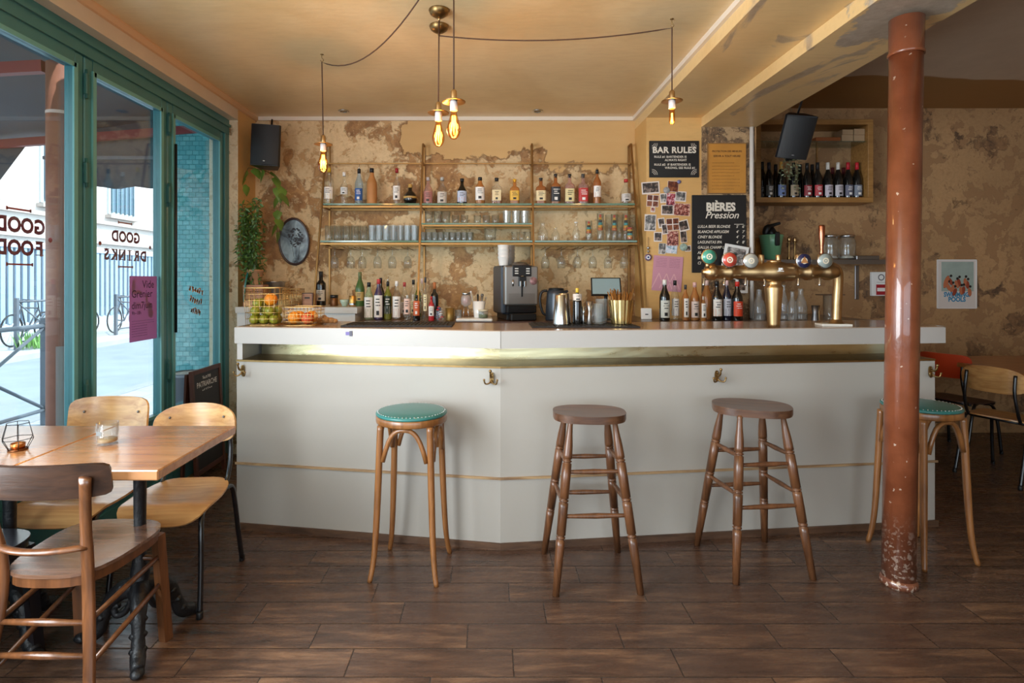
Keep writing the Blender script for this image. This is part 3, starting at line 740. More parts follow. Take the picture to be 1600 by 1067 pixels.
MB().lathe([(.0374, .040), (.0377, .056)], 6, a0=R(-125), a1=R(-85), cap=False).build('label', pm('grey_label', (120, 124, 124), .5), o)

# ================================================================== A-BOARD BY THE WINDOW
o = thing('a_frame_chalkboard', 'brown-framed black A-board standing by the window pier', 'chalkboard sign', (-1.975, 3.95, 0), R(90))
# local: x -> +Y world, -y -> +X world
def lean(y0, y1, z0, z1): pass
mb = MB(); T = Matrix.Rotation(R(-3), 4, 'X')
for lo, hi in (((-.205, -.011, .0), (-.175, .011, .78)), ((.175, -.011, 0), (.205, .011, .78)), ((-.175, -.011, .75), (.175, .011, .78)), ((-.175, -.011, .07), (.175, .011, .10))): mb.box(lo, hi, M=T, bev=.002)
mb.build('front_frame', pm('board_brown', (78, 44, 34), .5, var=.15), o)
MB().box((-.175, -.004, .10), (.175, .004, .75), M=T).build('board', pm('chalkboard_black', (30, 30, 32), .55), o)
mb = MB(); M_ = T @ Matrix(((1, 0, 0, 0), (0, 0, -1, -.006), (0, 1, 0, 0), (0, 0, 0, 1)))
text(mb, 'PATRIARCHE', .052, M_ @ Matrix.Translation((.0, .655, 0)), bold=.012, sx=.92)
scribble(mb, -.06, .715, .12, .022, 5, M_); scribble(mb, -.07, .632, .14, .014, 6, M_)
mb.build('lettering', pm('letter_white', (225, 225, 220), .6), o)
mb = MB(); T2 = Matrix.Translation((0, .075, 0)) @ Matrix.Rotation(R(2.5), 4, 'X')
mb.box((-.205, .02, 0), (-.175, .035, .76), M=T2); mb.box((.175, .02, 0), (.205, .035, .76), M=T2); mb.box((-.175, .02, .2), (.175, .03, .72), M=T2)
mb.build('rear_frame', MATS['board_brown'], o)
# ================================================================== BACK COUNTER, RISER
DKW = wood('back_counter_dark', (54, 34, 26), (92, 60, 44), .3, .4, 'X')
bc = thing('back_counter', 'dark wooden back counter along the plaster wall behind the bar', 'counter', (0, 0, 0))
poly = [(-.99, 4.12), (2.95, 4.12), (2.95, 5.09), (2.13, 5.09), (2.13, 4.44), (1.245, 4.44), (1.245, 4.79), (-.99, 4.79)]
MB().prism(poly, 1.05, 1.09).build('worktop', DKW, bc)
MB().prism([(-.98, 4.16), (2.9, 4.16), (2.9, 5.05), (2.2, 5.05), (2.2, 4.43), (1.2, 4.43), (1.2, 4.75), (-.98, 4.75)], 0, 1.05).build('body', pm('back_body_brown', (86, 66, 52), .6), bc)
sc_ = thing('side_cabinet', 'white cabinet with a pale top in the corner below the hanging plant', 'cabinet', (0, 0, 0))
MB().prism([(-1.955, 4.28), (-1.5, 4.28), (-1.0, 4.2), (-1.0, 4.79), (-1.955, 4.79)], 1.145, 1.19).build('top', pm('riser_top', (206, 200, 192), .35), sc_)
MB().prism([(-1.95, 4.30), (-1.5, 4.30), (-1.02, 4.22), (-1.02, 4.79), (-1.95, 4.79)], 0, 1.145).build('body', pm('riser_body', (214, 210, 204), .5), sc_)
ZB = 1.0905; ZR = 1.1905; ZT1 = ZT+.0005

# ---- rubber bar mats on the bar top
def mat_(label, px0, px1, y0, y1):
    o = thing('bar_mat', label, 'bar mat', ((X(px0, y0)+X(px1, y0))/2, (y0+y1)/2, ZT1), 0, 'black rubber bar mats'); w = (X(px1, y0)-X(px0, y0))/2; d = (y1-y0)/2
    mb = MB(); mb.box((-w, -d, 0), (w, d, .008), bev=.002)
    mb.build('mat', pm('rubber_black', (24, 24, 27), .55), o)
    mb = MB()
    n = 26
    for i in range(n): mb.box((-w+.02+(2*w-.04)*i/n, -d+.02, .008), (-w+.02+(2*w-.04)*(i+.5)/n, d-.02, .0105))
    mb.build('ribs', MATS['rubber_black'], o)
mat_('black rubber bar mat on the left wing of the counter', 532, 706, 3.12, 3.40)
mat_('black rubber bar mat under the shakers and the gold straw pot', 832, 1001, 3.06, 3.36)
ZM = ZT1+.011

# ================================================================== BOTTLES
G_CLEAR = GL_CLEAR
G_RIB = glass('glass_ribbed', (.90, .93, .94), .10, .02, 1.5)
G_AMBER = glass('glass_amber', (.80, .42, .12), .35, .02)
G_WHISKY = glass('glass_whisky', (.62, .24, .06), .45, .02)
G_PINK = glass('glass_rose', (.86, .66, .60), .2, .02)
G_BLUE = glass('glass_blue', (.72, .84, .95), .12, .02)
G_OLIVE = glass('glass_olive', (.42, .44, .06), .4, .02)
G_GREEN = glass('glass_green', (.10, .22, .05), .6, .02)
B_DARK = pm('bottle_dark', (20, 18, 16), .12, coat=.6)
B_NAVY = pm('bottle_navy', (24, 26, 48), .12, coat=.6)
B_BROWN = pm('bottle_brown', (62, 30, 14), .12, coat=.6)
B_TAN = pm('bottle_paper_tan', (186, 128, 72), .6, var=.1)
B_PURPLE = pm('bottle_purple', (66, 52, 84), .12, coat=.6)
def col(c): return pm('paper_%d_%d_%d' % c, c, .5)
WHT, CRM, BLK, RED, GLD = (236, 232, 226), (226, 206, 160), (24, 24, 26), (176, 30, 36), (196, 156, 84)
PROF = {
 'liq': [(.62, .0), (.98, .005), (1, .02), (1, .60), (.93, .66), (.6, .74), (.36, .80), (.33, .84), (.33, .93)],
 'syrup': [(.7, 0), (.98, .005), (1, .02), (1, .56), (.95, .62), (.7, .70), (.42, .80), (.36, .88), (.36, .93)],
 'slim': [(.7, 0), (.98, .005), (1, .02), (1, .50), (.9, .58), (.55, .66), (.40, .72), (.38, .93)],
 'square': [(.8, 0), (.98, .005), (1, .02), (1, .58), (.9, .64), (.45, .70), (.34, .74), (.33, .93)],
 'round': [(.7, 0), (.98, .01), (1, .03), (1, .42), (.95, .50), (.75, .60), (.45, .70), (.34, .76), (.33, .93)],
 'wine': [(.6, 0), (.98, .005), (1, .02), (1, .60), (.93, .66), (.6, .71), (.40, .75), (.37, .97)],
 'burg': [(.6, 0), (.98, .005), (1, .02), (1, .48), (.93, .56), (.7, .66), (.45, .75), (.36, .80), (.35, .97)],
 'squat': [(.5, 0), (.85, .06), (1, .22), (1, .34), (.85, .50), (.5, .62), (.30, .68), (.28, .88)],
 'carafe': [(.8, 0), (.98, .01), (1, .03), (.98, .40), (.85, .55), (.5, .72), (.38, .82), (.38, .96), (.42, 1)],
}
def interp(pr, z):
    for (r0, z0), (r1, z1) in zip(pr, pr[1:]):
        if z0 <= z <= z1: return r0+(r1-r0)*(z-z0)/max(1e-6, z1-z0)
    return pr[-1][0]
def bottle(label, loc, h, r, kind='liq', body=None, cap=BLK, lab=WHT, band=None, la=(.14, .46), liquid=None, fill=.55, capk='cap', group=None, sx=0, name='bottle', cat='bottle', sq=None, half=62):
    body = body or G_CLEAR
    o = thing(name, label, cat, loc, 0, group); pr = PROF[kind]; sq = sq or (6 if kind == 'square' else 2)
    MB().lathe([(a*r, z*h) for a, z in pr]+([(.0001, pr[-1][1]*h)] if kind != 'carafe' else []), 20 if sq == 2 else 24, sq=sq, M=Matrix.Rotation(PI/24*0, 4, 'Z')).build('glass', body, o)
    if liquid is not None:
        lp = [(max(.0001, a*r*.93), max(z, .015)*h) for a, z in pr if z < fill]; lp += [(interp(pr, fill)*r*.93, fill*h), (.0001, fill*h)]
        MB().lathe([(.0001, .013*h)]+lp, 18, sq=sq).build('liquid', liquid, o)
    if cap is not None:
        z0, z1 = pr[-1][1], 1.0
        rc = pr[-1][0]*r*1.12
        if kind in ('wine', 'burg'): z0, rc = .80, pr[-1][0]*r*1.06
        else: z0 -= .055
        MB().lathe([(rc, z0*h), (rc, z1*h-.001), (rc*.9, z1*h), (.0001, z1*h)], 16).build('cap', col(cap), o)
        if capk == 'pour': MB().tube([(0, 0, h), (0, 0, h+.012), (.004, 0, h+.04)], [.005, .004, .003], 8).build('pourer', STEEL, o)
    if lab is not None:
        a0, a1 = R(-90-half), R(-90+half); mb = MB(); rl = r*1.012; z0, z1 = la[0]*h, la[1]*h
        mb.lathe([(rl, z0), (rl, z1)], 12, 0, a0=a0, a1=a1, sq=sq, cap=False)
        hh = z1-z0
        def patch(u0, u1, v0, v1, mi): mb.lathe([(rl*1.006, z0+hh*v0), (rl*1.006, z0+hh*v1)], 4, mi, a0=a0+(a1-a0)*u0, a1=a0+(a1-a0)*u1, sq=sq, cap=False)
        if band: patch(0, 1, .0, .42, 1)
        rs = random.Random(int(loc[0]*1000)+3)
        dark = BLK if sum(lab) > 380 else WHT
        for k in range(3): patch(.25+.1*rs.random(), .62+.2*rs.random(), .52+.14*k, .57+.14*k, 2)
        patch(.36, .64, .10, .30, 2 if not band else 0)
        mb.build('label', [col(lab), col(band or lab), col(dark)], o)
    return o
def pb(label, px, top, base_z, d, wpx, **kw):
    """bottle whose neck reaches picture height top, standing at depth d"""
    h = Z(top, d)-base_z
    return bottle(label, (X(px, d), d, base_z), h, wpx*d/F/2, **kw)

# ---- top glass shelf
SH1, SH2, SHM = 2.02, 1.71, 1.855
g = 'spirits on the top glass shelf'
D1 = 4.63
TOP = [
 (514, 262, 15, 'clear bottle with yellow cap and yellow-white label, first on the top shelf from the left', dict(kind='liq', cap=(216, 180, 40), lab=WHT, band=(226, 190, 70))),
 (538, 269, 12, 'slim frosted bottle with a white cap on the top shelf', dict(kind='slim', cap=WHT, lab=(224, 226, 226), la=(.30, .52))),
 (561, 264, 13, 'clear bottle with a bright blue label and black cap', dict(kind='syrup', body=G_BLUE, cap=BLK, lab=(44, 92, 160), capk='pour', la=(.1, .44))),
 (581, 263, 16, 'tan paper-wrapped bottle with a black cap on the top shelf', dict(kind='syrup', body=B_TAN, cap=BLK, lab=None)),
 (620, 263, 12, 'clear bottle with a dark red cap and plain white label', dict(kind='slim', cap=(150, 24, 34), lab=WHT, band=None, la=(.12, .5))),
 (641, 288, 21, 'squat round dark liqueur bottle with a gold belt', dict(kind='squat', body=B_DARK, cap=GLD, lab=GLD, la=(.28, .38), half=88)),
 (669, 277, 15, 'pale pink gin bottle with a faded rose label', dict(kind='round', body=G_PINK, cap=(190, 180, 176), lab=(176, 118, 112), la=(.06, .46))),
 (691, 277, 16, 'clear round bottle with a printed off-white label', dict(kind='round', cap=(176, 172, 166), lab=(206, 196, 184), la=(.04, .44))),
 (722, 279, 16, 'dark rum bottle with a blue-white and orange label', dict(kind='round', body=B_DARK, cap=BLK, lab=(190, 200, 220), band=(204, 92, 40), la=(.08, .50))),
 (750, 277, 16, 'whisky bottle with a tall white label and black stopper', dict(kind='syrup', body=G_AMBER, cap=BLK, lab=WHT, la=(.14, .62), liquid=G_WHISKY, fill=.4)),
 (776, 278, 17, 'square-shouldered bottle half full of whisky with a cream label', dict(kind='square', cap=BLK, lab=CRM, la=(.12, .52), liquid=G_WHISKY, fill=.42, half=40)),
 (804, 280, 15, 'golden rum bottle with a bright yellow cap', dict(kind='square', body=G_AMBER, cap=(224, 170, 30), lab=(222, 176, 66), la=(.14, .52), liquid=G_AMBER, fill=.5)),
 (845, 278, 16, 'amber whisky bottle with a cream label, first in the right bay', dict(kind='square', body=G_WHISKY, cap=BLK, lab=CRM, la=(.12, .50), liquid=G_WHISKY, fill=.55)),
 (868, 272, 15, 'square whiskey bottle with a black label', dict(kind='square', body=G_WHISKY, cap=BLK, lab=(34, 38, 44), la=(.08, .56), liquid=B_BROWN, fill=.5)),
 (890, 272, 15, 'square bottle with a pale yellow label and white neck', dict(kind='square', body=G_PINK, cap=BLK, lab=(220, 204, 150), la=(.08, .50))),
 (911, 272, 15, 'square whiskey bottle with a red label', dict(kind='square', body=G_PINK, cap=(60, 60, 60), lab=(186, 52, 48), la=(.08, .52))),
 (933, 265, 13, 'tall bourbon bottle with a white label and red seal', dict(kind='liq', body=G_WHISKY, cap=BLK, lab=WHT, band=(160, 40, 40), la=(.20, .52), liquid=G_WHISKY, fill=.5)),
 (978, 280, 17, 'clear bottle with a small red cap, last at the right end of the top shelf', dict(kind='round', cap=(176, 44, 44), lab=(196, 190, 184), la=(.1, .40))),
]
for px, top, wd, lb, kw in TOP: pb(lb, px, top, SH1+.0065, D1, wd, group=g, **kw)

# ---- wall shelf unit
su = thing('wall_shelf_unit', 'wide brass-framed wall shelf with glass boards behind the bar', 'shelf unit', (0, 0, 0))
GSH = glass('shelf_glass', (.84, .95, .90), .06, .0, 1.5); GEDGE = pm('glass_edge_green', (88, 128, 104), .15, coat=.5)
BR = pm('shelf_brass', (150, 114, 70), .45, 1, var=.15)
def postline(x0, x1):   # x at top (wall) and at foot
    top = (x0, 4.70, 2.545); footp = (x1, 4.36, 1.095)
    mb = MB(); mb.rod(top, footp, .014, .014); mb.rod((x0, 4.786, 2.545), (x0, 4.786, 1.10), .014, .014); mb.rod(top, (x0, 4.79, 2.545), .014, .014)
    for z in (2.38, 2.0, 1.69): 
        k = (2.545-z)/1.45; mb.rod((x0+(x1-x0)*k, 4.70-.34*k, z), (x0, 4.79, z), .012, .012)
    mb.build('upright', BR, su)
for a_, b_ in ((-1.375, -1.385), (-.562, -.566), (.358, .352), (1.195, 1.205)): postline(a_, b_)
def yfront(z): return 4.70-.34*(2.545-z)/1.45
for x0, x1 in ((-1.375, -.565), (-.565, .355), (.355, 1.20)):
    mb = MB(); mb.rod((x0, 4.70+.0, 2.38), (x1, 4.70, 2.38), .010, .010)
    for z in (2.0, 1.69): mb.rod((x0, yfront(z)+.012, z), (x1, yfront(z)+.012, z), .014, .014); mb.rod((x0, 4.785, z), (x1, 4.785, z), .012, .012)
    mb.build('rail', BR, su)
    for z in (SH1, SH2):
        s_ = MB().box((x0+.01, yfront(z)-.01, z-.006), (x1-.01, 4.795, z+.006)).build('glass_board', GSH, su)
        MB().box((x0+.01, yfront(z)-.0125, z-.006), (x1-.01, yfront(z)-.0102, z+.006)).build('edge', GEDGE, s_)
x0, x1 = -.565, .355
mb = MB(); mb.rod((x0, yfront(1.84)+.01, 1.842), (x1, yfront(1.84)+.01, 1.842), .012, .012); mb.rod((x0, 4.785, 1.842), (x1, 4.785, 1.842), .012, .012); mb.build('rail', BR, su)
s_ = MB().box((x0+.01, yfront(SHM)-.01, SHM-.005), (x1-.01, 4.795, SHM+.005)).build('glass_board', GSH, su)
MB().box((x0+.01, yfront(SHM)-.0125, SHM-.005), (x1-.01, yfront(SHM)-.0102, SHM+.005)).build('edge', GEDGE, s_)
# stemware rails
for x0, x1, xs in ((-1.36, -.58, [523, 548, 566, 590, 613, 637]), (.37, 1.19, [852, 877, 902, 926, 950, 975])):
    mb = MB()
    for px in xs:
        for s in (-1, 1):
            x = X(px, 4.58)+s*.018; mb.tube(smooth_path([(x, 4.78, 1.655), (x, 4.44, 1.655), (x+s*.008, 4.40, 1.663)], 3), .003, 6)
    mb.rod((x0, 4.60, 1.662), (x1, 4.60, 1.662), .006, .006); mb.rod((x0, 4.60, 1.662), (x0, 4.60, 1.69), .006, .006); mb.rod((x1, 4.60, 1.662), (x1, 4.60, 1.69), .006, .006)
    mb.build('stemware_rack', BR, su)

# ---- glassware
ORD = ['leftmost', 'second', 'third', 'fourth', 'fifth', 'sixth', 'seventh', 'eighth', 'ninth', 'tenth']
def g_tumbler(h, r, rt=None, mat=None, rib=0):
    rt = rt or r; return MB().lathe([(.0001, 0), (r*.93, 0), (r, .004), (rt, h), (rt*.93, h), (r*.90, .010), (.0001, .008)], 14 if not rib else 12, smooth=not rib), mat or G_CLEAR
def glasses(name, label, cat, group, xs, d, z, h, r, rt=None, mat=None, rib=0, rows=1, dy=.075):
    proto = None
    for row in range(rows):
        for i, px in enumerate(xs):
            loc = (X(px, d)+.004*row, d+row*dy, z)
            if proto is None:
                mb, m = g_tumbler(h, r, rt, mat, rib); proto = mb.build(name, m, None, loc); tag(proto, label, cat, group)
            else:
                c = proto.copy(); COL.objects.link(c); c.location = loc
                c['label'] = label
            o_ = proto if (row, i) == (0, 0) else c
            pre = (ORD[i] if i < len(xs)-1 else 'rightmost')+(' front-row' if rows > 1 and row == 0 else ' back-row' if rows > 1 else '') if len(xs) > 1 else ''
            o_['label'] = (pre+' '+label).strip()
z2 = SH2+.0065; zm = SHM+.0055; D2 = 4.54
glasses('tumbler', 'smooth tumbler in the left half of the lower left bay', 'glass', 'smooth tumblers on the lower left shelf', [514, 527.5, 541, 554.5, 568], D2, z2, .125, .031, .034, rows=2)
glasses('highball_glass', 'ribbed highball glass in the lower left bay', 'glass', 'ribbed highballs on the lower left shelf', [581, 592, 603, 614, 625, 636, 647], D2, z2, .128, .026, .028, G_RIB, 1, rows=2, dy=.065)
glasses('glass_mug', 'wide clear glass of three on the short middle shelf', 'glass', 'wide glasses on the short middle shelf', [670, 684, 697], 4.58, zm, .10, .033, .036)
glasses('stacked_tumbler', 'small clear tumbler in the centre of the short middle shelf', 'glass', 'small tumblers on the short middle shelf', [712, 726, 746, 760, 774], 4.58, zm, .070, .028, .031)
glasses('stacked_tumbler', 'ribbed tumbler of three on the short middle shelf', 'glass', 'ribbed tumblers on the short middle shelf', [792, 806.5, 820], 4.58, zm, .105, .030, .036, G_RIB, 1)
glasses('shot_glass', 'shot glass on the lower middle shelf', 'glass', 'shot glasses on the lower middle shelf', [661+9.2*i for i in range(9)], D2, z2, .072, .020, .024, G_RIB, rows=2, dy=.06)
glasses('glass_pitcher', 'larger clear glass jug on the lower middle shelf', 'jug', None, [766], D2, z2, .105, .048, .052)
glasses('shot_glass', 'short glass of three ending the lower middle shelf', 'glass', 'short glasses at the right end of the lower middle shelf', [804, 815, 825], D2, z2, .075, .025, .027)
glasses('tall_water_glass', 'plain tall glass among the banded ones', 'glass', 'plain tall glasses at the right shelf end', [951, 968, 988], 4.60, z2, .22, .026, .030)
for px, hh, rr, lb in ((848, .145, .044, 'round-bellied clear carafe at the left end of the right bay'), (868, .11, .034, 'small round clear carafe second in the right bay')):
    bottle(lb, (X(px, D2), D2, z2), hh, rr, 'carafe', cap=None, lab=None, name='carafe', cat='carafe')
bottle('clear decanter with a stopper on the lower right shelf', (X(900, D2), D2, z2), .155, .030, 'carafe', cap=WHT, lab=None, name='decanter', cat='decanter')
# patterned glass stacks
cc = [pm('enamel_red', (206, 60, 36), .4), pm('enamel_yellow', (226, 160, 40), .4), pm('enamel_black', (30, 32, 36), .4), pm('enamel_teal', (60, 160, 160), .4), pm('enamel_orange', (220, 110, 40), .4), G_CLEAR]
for px, hh, lb in ((920, .165, 'shortest clear tube glass with stacked coloured bands on the right shelf'), (938, .225, 'tall tube glass with red, yellow and teal bands, second of the banded ones'), (960, .22, 'tube glass with muted coloured bands, third of the banded ones'), (978, .22, 'tube glass with dark bands at the right end of the shelf'), (984, .11, 'short banded glass standing in front at the right shelf end')):
    d = D2 if hh > .15 else 4.49
    o = thing('banded_glass', lb, 'glass', (X(px, d), d, z2), 0, 'glasses printed with coloured bands')
    MB().lathe([(.0001, 0), (.026, 0), (.0275, .004), (.028, hh), (.0265, hh), (.0255, .01), (.0001, .008)], 16).build('glass', G_CLEAR, o)
    mb = MB(); n = 6; z0 = hh*.38
    if hh < .12: z0 = .01
    for i, mi in enumerate((4, 1, 3, 2, 1, 0)):
        a_ = z0+(hh*.96-z0)*i/n; b_ = z0+(hh*.96-z0)*(i+.93)/n
        mb.lathe([(.0001, a_), (.021-.0022*i*(hh > .12), a_), (.022-.0026*i*(hh > .12), b_), (.0001, b_)], 12, mi, sy=1)
    mb.build('coloured_bands', cc, o)
# hanging stemware
def stem(px, label, group, proto=[None]):
    loc = (X(px, 4.56), 4.56, 1.652)
    if proto[0] is None:
        o = thing('stem_glass', label, 'wine glass', loc, 0, group)
        MB().lathe([(.034, .012), (.036, .013), (.030, .010), (.006, .004), (.0045, -.03), (.005, -.055)], 16, cap=False).build('foot_and_stem', G_CLEAR, o)
        MB().lathe([(.005, -.055), (.022, -.068), (.034, -.095), (.036, -.115), (.031, -.158), (.0295, -.158), (.033, -.115), (.020, -.070), (.0001, -.060)], 18, cap=False).build('bowl', G_CLEAR, o)
        proto[0] = o
    else: copy_tree(proto[0], loc, label=label, group=group)
for k_, px in enumerate((523, 548, 566, 590, 613, 637)): stem(px, (ORD+['rightmost'])[k_ if k_ < 5 else -1]+' stemmed glass hanging upside down under the left shelf bay', 'stem glasses hanging under the left bay')
for k_, px in enumerate((852, 877, 902, 926, 950, 975)): stem(px, (ORD+['rightmost'])[k_ if k_ < 5 else -1]+' stemmed glass hanging upside down under the right shelf bay', 'stem glasses hanging under the right bay')

# ---- bottles on the back counter, left group
g = 'syrup and spirit bottles left on the back counter'
LEFT = [
 (576.5, 441, 4.33, 14.5, 'pale green syrup bottle with a lime picture and black cap, leftmost of its row', dict(kind='syrup', body=glass('g_palegreen', (.7, .82, .6), .25), cap=BLK, lab=WHT, band=(120, 150, 60), la=(.06, .60))),
 (591.6, 436, 4.33, 14.5, 'violet syrup bottle with a white label and red-white neck', dict(kind='syrup', body=B_PURPLE, cap=(190, 60, 64), lab=WHT, la=(.06, .60))),
 (595, 434, 4.47, 12, 'black bottle standing behind the violet syrup bottle', dict(kind='liq', body=B_DARK, cap=BLK, lab=None)),
 (606, 440, 4.36, 12.5, 'olive oil bottle with a metal pourer', dict(kind='liq', body=G_OLIVE, cap=BLK, lab=(40, 50, 30), band=WHT, capk='pour', la=(.15, .62))),
 (620, 439, 4.33, 13.5, 'clear syrup bottle with a white label showing red fruit', dict(kind='syrup', cap=WHT, lab=WHT, band=(196, 110, 110), la=(.06, .60))),
 (632, 441, 4.47, 12, 'clear bottle with a red-and-white neck behind the pink-labelled one', dict(kind='syrup', cap=(196, 80, 80), lab=(214, 206, 196))),
 (636.5, 461, 4.25, 11, 'short clear bottle with a blush pink label', dict(kind='liq', cap=(206, 204, 198), lab=(232, 196, 180), la=(.25, .86), half=70)),
 (646, 437, 4.47, 12, 'clear bottle with a black cap at the back of the row', dict(kind='liq', cap=BLK, lab=(210, 196, 150))),
 (653, 441, 4.50, 11, 'clear bottle with a gold foil neck at the back of the row', dict(kind='liq', body=G_OLIVE, cap=GLD, lab=(214, 206, 180))),
 (651, 461, 4.22, 11, 'short black bottle with an orange label', dict(kind='liq', body=B_DARK, cap=BLK, lab=(206, 100, 54), la=(.20, .78), half=60)),
 (659.5, 435, 4.45, 9, 'clear bottle with a pink cap beside the slender grappa bottle', dict(kind='slim', cap=(216, 190, 186), lab=None)),
 (664.5, 433, 4.24, 8.5, 'slender clear grappa bottle with a narrow upright label', dict(kind='slim', cap=(60, 60, 62), lab=(226, 214, 170), la=(.22, .60), half=36)),
 (679, 441, 4.40, 12.5, 'dark green wine bottle with an orange capsule at the right end of the row', dict(kind='wine', body=B_DARK, cap=(186, 110, 60), lab=None)),
 (674, 463, 4.20, 9, 'little sauce bottle with a red top and white label', dict(kind='liq', body=pm('sauce_red', (176, 40, 44), .3), cap=RED, lab=WHT, la=(.2, .6))),
]
for px, top, d, wd, lb, kw in LEFT: pb(lb, px, top, ZB, d, wd, group=g, **kw)
# ---- right group
g = 'syrup bottles on the back counter beneath the beer menu'
D4 = 4.20
RIGHT = [
 (1038.5, 437, D4, 16, 'black syrup bottle with white cap and pale label, leftmost under the pink sheet', dict(kind='syrup', body=B_DARK, cap=WHT, lab=(214, 216, 208), la=(.08, .50))),
 (1054.5, 438, D4+.06, 13, 'clear syrup bottle with a purple fruit label', dict(kind='syrup', cap=BLK, lab=WHT, band=(104, 70, 150), la=(.12, .54))),
 (1071, 445, D4+.02, 11, 'amber bottle with a tall white label and dark top', dict(kind='liq', body=G_AMBER, cap=(60, 60, 64), lab=WHT, liquid=G_AMBER, fill=.6, la=(.1, .62), half=40)),
 (1085.5, 441, D4+.04, 14, 'amber syrup bottle with a pink-banded cap', dict(kind='syrup', body=G_AMBER, cap=(222, 176, 170), lab=(220, 204, 194), la=(.08, .50), liquid=G_AMBER, fill=.6)),
 (1099, 463, D4-.05, 9, 'short slim amber bottle with a white label', dict(kind='liq', body=G_AMBER, cap=(206, 196, 180), lab=WHT, la=(.15, .72), half=55)),
 (1104, 438, D4+.12, 17, 'large amber rum bottle with a pale cap behind the short one', dict(kind='syrup', body=G_AMBER, cap=(224, 196, 190), lab=None, liquid=G_AMBER, fill=.62)),
 (1120, 439, D4, 15.5, 'dark syrup bottle with an orange-and-white label', dict(kind='syrup', body=B_DARK, cap=BLK, lab=WHT, band=(222, 120, 60), la=(.12, .54))),
 (1135.5, 438, D4+.03, 14, 'navy syrup bottle with a white cap and grey label', dict(kind='syrup', body=B_NAVY, cap=(226, 196, 196), lab=(196, 198, 210), band=(40, 44, 90), la=(.12, .54))),
 (1152, 440, D4, 16, 'black bitter bottle with a bright red neck and orange label', dict(kind='syrup', body=B_DARK, cap=(206, 44, 34), lab=(220, 70, 34), band=(226, 84, 40), la=(.12, .50))),
]
for px, top, d, wd, lb, kw in RIGHT: pb(lb, px, top, ZB, d, wd, group=g, **kw)
for px, top, d, wd, lb in ((1186, 452, 4.24, 19, 'clear water carafe left of the beer tower'), (1224, 445, 4.30, 15, 'clear square water bottle right of the tower foot'), (1238, 455, 4.24, 15, 'clear swing-neck water bottle, middle of three beside the tower'), (1251, 451, 4.30, 19, 'clear round-shouldered water bottle, rightmost by the tower')):
    pb(lb, px, top, ZB, d, wd, kind='carafe', body=G_RIB, cap=None, lab=None, name='water_bottle', cat='bottle', group='empty water bottles by the beer tower')
# wine and champagne on the side cabinet
pb('dark wine bottle with a cream label on the side cabinet', 501.7, 424, ZR, 4.52, 15, kind='wine', body=B_DARK, cap=(30, 28, 30), lab=(196, 186, 168), la=(.14, .46))
o = MB().tube(smooth_path([(0, 0, 0), (.004, 0, .25), (-.02, 0, .30), (.0, 0, .34), (.01, 0, .37)], 4), .0025, 6).build('dried_twig', pm('twig_brown', (84, 62, 42), .7), None, (X(498, 4.62), 4.62, ZR)); tag(o, 'thin dry twig rising behind the dark wine bottle', 'twig')
pb('green champagne bottle with a gold label at the end of the side cabinet', 562.5, 425, ZR, 4.42, 14.5, kind='burg', body=G_GREEN, cap=(96, 110, 70), lab=(190, 160, 96), la=(.16, .42), liquid=G_GREEN, fill=.6)
# wine cabinet
wc = thing('wine_cabinet', 'open oak wall cabinet holding dark wine bottles on the right wall', 'cabinet', (0, 0, 0))
x0, x1, y0, y1, z0, z1 = 2.325, 3.35, 4.86, 5.095, 2.075, 2.80
for nm, lo, hi in (('bottom_board', (x0, y0, z0), (x1, y1, z0+.045)), ('top_board', (x0, y0, z1-.045), (x1, y1, z1)), ('side_board', (x0, y0, z0+.045), (x0+.045, y1, z1-.045)), ('side_board', (x1-.045, y0, z0+.045), (x1, y1, z1-.045))):
    MB().box(lo, hi, bev=.002).build(nm, OAKF, wc)
MB().box((x0+.045, y0+.02, 2.605), (x1-.045, y1, 2.617)).build('glass_shelf', GSH, wc)
MB().rod((2.99, y1-.01, z0+.045), (2.99, y1-.01, 2.605), .012, .012).build('divider', OAKF, wc)
g = 'wine bottles in the oak wall cabinet'
zc = z0+.0455; D6 = 4.93
WINE = [(1191, 253, (20, 18, 20), (40, 34, 34), 'leftmost black wine bottle in the oak cabinet'), (1201.5, 254, (34, 32, 44), (70, 66, 60), 'black wine bottle with a dim grey label, second in the oak cabinet'), (1220.5, 253, (206, 156, 70), (120, 140, 190), 'wine bottle with a gold capsule and blue-white label'),
 (1240, 254, (30, 28, 28), (176, 156, 128), 'wine bottle with a beige label below the tilted speaker'), (1261, 255, (24, 22, 24), (136, 26, 38), 'wine bottle with a dark red label, left of the pair'), (1277.5, 254, (26, 24, 26), (176, 42, 52), 'wine bottle with a bright red label'),
 (1293.5, 254, (216, 210, 200), (186, 178, 188), 'white-capped wine bottle with a pale label, left one'), (1309.5, 254, (216, 210, 200), (190, 184, 190), 'white-capped wine bottle with a pale label, right one'), (1325, 254, (176, 24, 40), (90, 90, 110), 'red-capped wine bottle with a grey label'), (1339, 254, (186, 24, 40), (110, 116, 130), 'red-capped wine bottle at the right end of the cabinet')]
for px, top, cp, lb_, name_ in WINE: pb(name_, px, top, zc, D6 if px > 1195 else 5.04, 14, kind='burg', body=B_DARK, cap=cp, lab=lb_, la=(.06, .36), group=g)
for px, lb_ in ((1212, 'dark wine bottle in the cabinet back row near the gold-capped one'), (1250, 'dark wine bottle in the cabinet back row under the trailing plant'), (1269, 'dark wine bottle in the cabinet back row between the red labels')):
    pb(lb_, px, 257, zc, 5.05, 14, kind='burg', body=B_DARK, cap=(26, 22, 24), lab=None, group=g)
for px, lb_ in ((1301, 'red-capped bottle in the back row between the white capsules'), (1318, 'red-capped bottle in the back row left of the front red capsules')):
    pb(lb_, px, 262, zc, 5.05, 14, kind='burg', body=B_DARK, cap=(96, 20, 26), lab=None, group=g)
